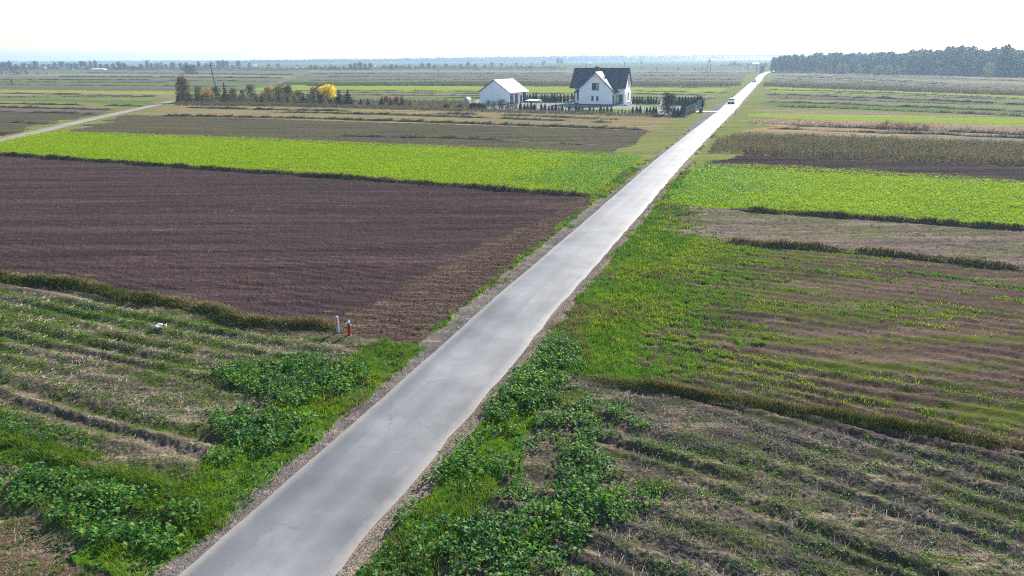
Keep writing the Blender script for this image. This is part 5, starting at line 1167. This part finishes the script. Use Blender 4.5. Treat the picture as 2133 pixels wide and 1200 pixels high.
# white marker post and hydrant
o, h = marker('marker_post', 704.5, 694, 660, 'pale square marker post with red plate in the dry grass', plain('post_grey', (.33, .34, .36), .7), .125)
m_red = plain('hydrant_red', (.42, .008, .014), .4, .5, var=.06); m_sil = plain('hydrant_metal', (.55, .54, .56), .4, .6)
MB().box((-.01, -.07, h - .40), (.065, -.0615, h - .12)).build('plate', plain('plate_red', (.55, .02, .06), .5), o); MB().box((.02, -.073, h - .30), (.045, -.0705, h - .2)).build('plate_mark', m_sil, o)
MB().lathe([(.07, 0), (.06, .03), (.02, .05)], (0, 0, h), n=10).build('cap', m_sil, o)
hp = G(728.3, 698.5); hyd = empty('fire_hydrant', tuple(hp), -RA, 'red fire hydrant with silver caps at the grass bank end', 'hydrant'); q = tall(728.3, 698.5, 667) / .9
hyd.scale = (q, q, q)
MB().lathe([(.12, -.1), (.12, .02), (.085, .03), (.075, .08), (.072, .62), (.085, .64), (.085, .70), (.07, .72)], n=14).build('barrel', m_red, hyd, smooth=True)
MB().lathe([(.085, .72), (.10, .75), (.09, .81), (.05, .86), (.028, .87), (.028, .91)], n=12).build('bonnet', m_sil, hyd, smooth=True)
for sx in (-1, 1):
    MB().tube((0, 0, .64), (sx * .12, -.02, .64), .05, n=10).build('outlet', m_red, hyd); MB().tube((sx * .12, -.02, .64), (sx * .19, -.03, .63), .068, .06, n=10).build('outlet_cap', m_sil, hyd)
# slim posts at the road edge
m_pw = plain('post_white', (.62, .64, .68), .5, .4)
o, h = marker('marker_post', 1063.5, 826, 803, 'thin pale post among the kale at the right road edge', m_pw, .05)
MB().box((.025, -.026, .05), (.05, .026, h + .03)).build('backing', m_steel, o)
o, h = marker('marker_post', 1532.3, 238, 227, 'pale blue roadside post right of the road near the driveway', plain('post_blue', (.42, .48, .6), .5), .3)
MB().box((-.16, -.16, h), (.16, .16, h + .06)).build('cap', m_pw, o)
o, h = marker('marker_post', 1470, 224, 216.5, 'short dark stake in the grass right of the mesh fence', m_wood, .12)
MB().lathe([(.08, 0), (.03, .1)], (0, 0, h), n=8).build('tip', m_wood, o)
# torn white sheet in the left field
p = G(333, 686); n = 9; uu, vv = np.meshgrid(np.linspace(-.5, .5, n), np.linspace(-.5, .5, n)); X = uu * .62 + .1 * vv; Y = vv * .24 + .05 * np.sin(uu * 9); Z = .07 + .07 * np.sin(uu * 8 + vv * 5) + .10 * np.abs(vv) + .09 * vn(uu * 7 + 3, vv * 7 + 3, 4)
i = np.arange((n - 1) ** 2); a_, b_ = i // (n - 1), i % (n - 1)
me = np_mesh('plastic_scrap', np.stack([X, Y, Z], -1).reshape(-1, 3), [np.stack([a_ * n + b_, a_ * n + b_ + 1, (a_ + 1) * n + b_ + 1, (a_ + 1) * n + b_], 1)], plain('white_plastic', (.75, .74, .76), .4, .5)); o = link('plastic_scrap', me, None, (p[0], p[1], hz(p[:2])[0])); o.rotation_euler = (0, 0, R(25)); sm = o.modifiers.new('thickness', 'SOLIDIFY'); sm.thickness = .012
tag(o, 'crumpled white plastic scrap lying in the left field', 'plastic scrap')

# ------------------------------------------------------------------ cars
def car(x, yb, rz, label, paint, front=True):
    o = empty('car', tuple(G(x, yb)), rz, label, 'car')
    # x across, y forward (towards -y is the front)
    side = [(-2.1, .32), (-2.15, .62), (-2.0, .80), (-1.05, .95), (-.35, 1.42), (.9, 1.48), (1.75, 1.05), (2.05, .98), (2.1, .55), (2.05, .32)]
    W = .88; mb = MB(); n = len(side); ring = []
    for xx, k in ((-W, 1.0), (-W * .97, 1.0), (W * .97, 1.0), (W, 1.0)): pass
    def wz(z): return W * (1.0 if z < .95 else 1 - (z - .95) * .36)
    Lv = [(-wz(z), y, z) for y, z in side]; Rv = [(wz(z), y, z) for y, z in side]
    mb.add(Lv + Rv, [tuple(range(n)), tuple(range(2 * n - 1, n - 1, -1))] + [(i, (i + 1) % n, n + (i + 1) % n, n + i) for i in range(n)])
    bo = mb.build('body', paint, o, bevel=.05)
    g = plain('car_glass', (.10, .10, .15), .1, .8, var=.02)
    def quad(nm, pts, m, th, par=o): MB().prism(pts, th).build(nm, m, par)
    quad('windscreen', [(-.74, -.99, 1.0), (.74, -.99, 1.0), (.62, -.42, 1.40), (-.62, -.42, 1.40)], g, (0, -.03, .022)); quad('rear_window', [(-.66, 1.60, 1.14), (.66, 1.60, 1.14), (.6, 1.0, 1.44), (-.6, 1.0, 1.44)], g, (0, .02, .025))
    for s in (-1, 1):
        quad('side_window', [(s * .80, -.55, 1.02), (s * .80, 1.2, 1.05), (s * .71, .85, 1.40), (s * .71, -.2, 1.38)], g, (s * .035, 0, .01))
        quad('headlight', [(s * .50, -2.12, .62), (s * .84, -2.02, .64), (s * .82, -2.0, .78), (s * .52, -2.08, .75)], m_metalw, (0, -.05, 0))
        MB().box((s * .95 - .08, -.75, .98), (s * .95 + .08, -.62, 1.10)).build('mirror', m_fascia, o)
        quad('tail_light', [(s * .6, 2.1, .75), (s * .84, 2.06, .75), (s * .84, 2.03, .95), (s * .6, 2.06, .95)], plain('tail_red', (.4, .02, .02), .3), (0, .04, 0))
        for y in (-1.35, 1.3):
            wh = MB().tube((s * .68, y, .32), (s * .89, y, .32), .32, n=16).build('wheel', plain('tyre', (.02, .02, .022), .8), o); MB().tube((s * .89, y, .32), (s * .905, y, .32), .2, n=12).build('rim', m_metalw, wh)
    MB().box((-.62, -2.2, .36), (.62, -2.13, .60)).build('grille', m_fascia, o); MB().box((-.86, -2.17, .2), (.86, -1.9, .42)).build('bumper', m_fascia, o); MB().box((-.27, -2.225, .42), (.27, -2.205, .54)).build('licence_plate', m_pw, o)
    return o
car(1523.3, 216.3, -RA, 'white car driving towards the viewer beside the house driveway', plain('white_paint', (.75, .75, .78), .22, .6, var=.02))
car(1571.2, 171.6, -RA, 'small far grey car on the road before the wood', plain('grey_paint', (.42, .42, .46), .25, .6, var=.02))

# ------------------------------------------------------------------ far village houses
m_vroof = plain('grey_roof', (.15, .15, .17), .6); m_vred = plain('blue_roof', (.10, .12, .2), .6); m_vw = plain('pale_wall', (.62, .60, .58), .8); m_vbr = plain('white_roof', (.7, .7, .7), .5)
def vhouse(x, yb, wpx, hpx, label, mw, mr, group=None, rz=0.):
    s = 1 / ppm(x, yb); w_, h = wpx * s, hpx * s; o = empty('village_house', tuple(G(x, yb)), rz, label, 'house', group); dp = min(w_, 9.)
    MB().prism([(-w_ / 2, 0, -.3), (-w_ / 2, dp, -.3), (-w_ / 2, dp, h * .55), (-w_ / 2, dp / 2, h * .97), (-w_ / 2, 0, h * .55)], (w_, 0, 0)).build('wall', mw, o)
    mb = MB(); e = w_ / 2 + .4; slab(mb, (-e, -.4, h * .52), (e, -.4, h * .52), (e, dp / 2, h), (-e, dp / 2, h), .2); slab(mb, (-e, dp / 2, h - .002), (e, dp / 2, h - .002), (e, dp + .4, h * .52), (-e, dp + .4, h * .52), .2); mb.build('roof', mr, o)
    for k in range(2 if w_ > 5 else 1):
        xx = -w_ * .25 + k * w_ * .5; MB().box((xx - .6, -.04, h * .15), (xx + .6, .02, h * .42)).build('window', m_glass, o)
for x, yb, w_, hp_, l, mw, mr in [(4, 144, 10, 6, 'pale house at the left photo edge among village trees', m_vw, m_vroof), (46, 141, 11, 6, 'small bright house behind the village trees', m_vw, m_vbr), (86, 144.5, 14, 6.5, 'village house with pale wall under a grey roof', m_vw, m_vroof), (100, 143, 12, 6, 'long pale roofed village house in the middle', m_vw, m_vbr),
                                  (112, 144.5, 15, 7.5, 'village house with dark blue roof', m_vred, m_vred), (137, 145, 22, 4.5, 'long low grey shed in the village', m_vw, m_vroof), (163, 144.5, 17, 6, 'pale grey barn at the right of the village', m_vw, m_vroof), (203, 146.3, 26, 3.6, 'long white greenhouse like shed at the village edge', m_vw, m_vbr), (242, 141.5, 6, 4, 'small white house between village trees on the right', m_vw, m_vbr),
                                  (529, 138, 7, 3, 'tiny white house left on the middle horizon', m_vw, m_vbr), (565, 143.8, 6, 2.6, 'tiny white shed beside the far scrub', m_vw, m_vbr), (617, 143.5, 6, 3, 'tiny pale house at the far track end', m_vw, m_vbr), (632, 143.5, 6, 3, 'tiny white house right at the far track end', m_vw, m_vbr), (676, 141.5, 5, 4, 'tiny white house above the far orchard', m_vw, m_vbr), (779, 139, 5, 4, 'tiny white house right of the russet far trees', m_vw, m_vbr), (1075, 133.5, 5, 3, 'tiny white house above the garage roof', m_vw, m_vbr),
                                  (1230, 131.8, 8, 1.8, 'flat white roof glinting above the house ridge', m_vw, m_vbr), (1530, 137.5, 4, 2.5, 'tiny white shed left of the road end', m_vw, m_vbr), (1575, 138, 13, 7.5, 'pale large house beyond the road end', m_vw, m_vroof), (1553, 137.5, 8, 3, 'low pale house beyond the road end', m_vw, m_vroof)]:
    vhouse(x, max(yb, 135), w_, hp_ + max(0, 135 - yb), l, mw, mr)
#HAZE
def haze(dens, col, g):
    m = bpy.data.materials.new('haze'); m.use_nodes = True; nt = m.node_tree; nt.nodes.clear()
    out = nt.nodes.new('ShaderNodeOutputMaterial'); v = nt.nodes.new('ShaderNodeVolumePrincipled')
    v.inputs['Density'].default_value = dens; v.inputs['Color'].default_value = (*col, 1); v.inputs['Anisotropy'].default_value = g
    nt.links.new(v.outputs[0], out.inputs['Volume'])
    b = MB().box((-4300, -500, -2), (4300, 4300, 40)).build('haze', m); tag(b, kind='stuff')
haze(.00027, (.52, .74, 1.0), .45)
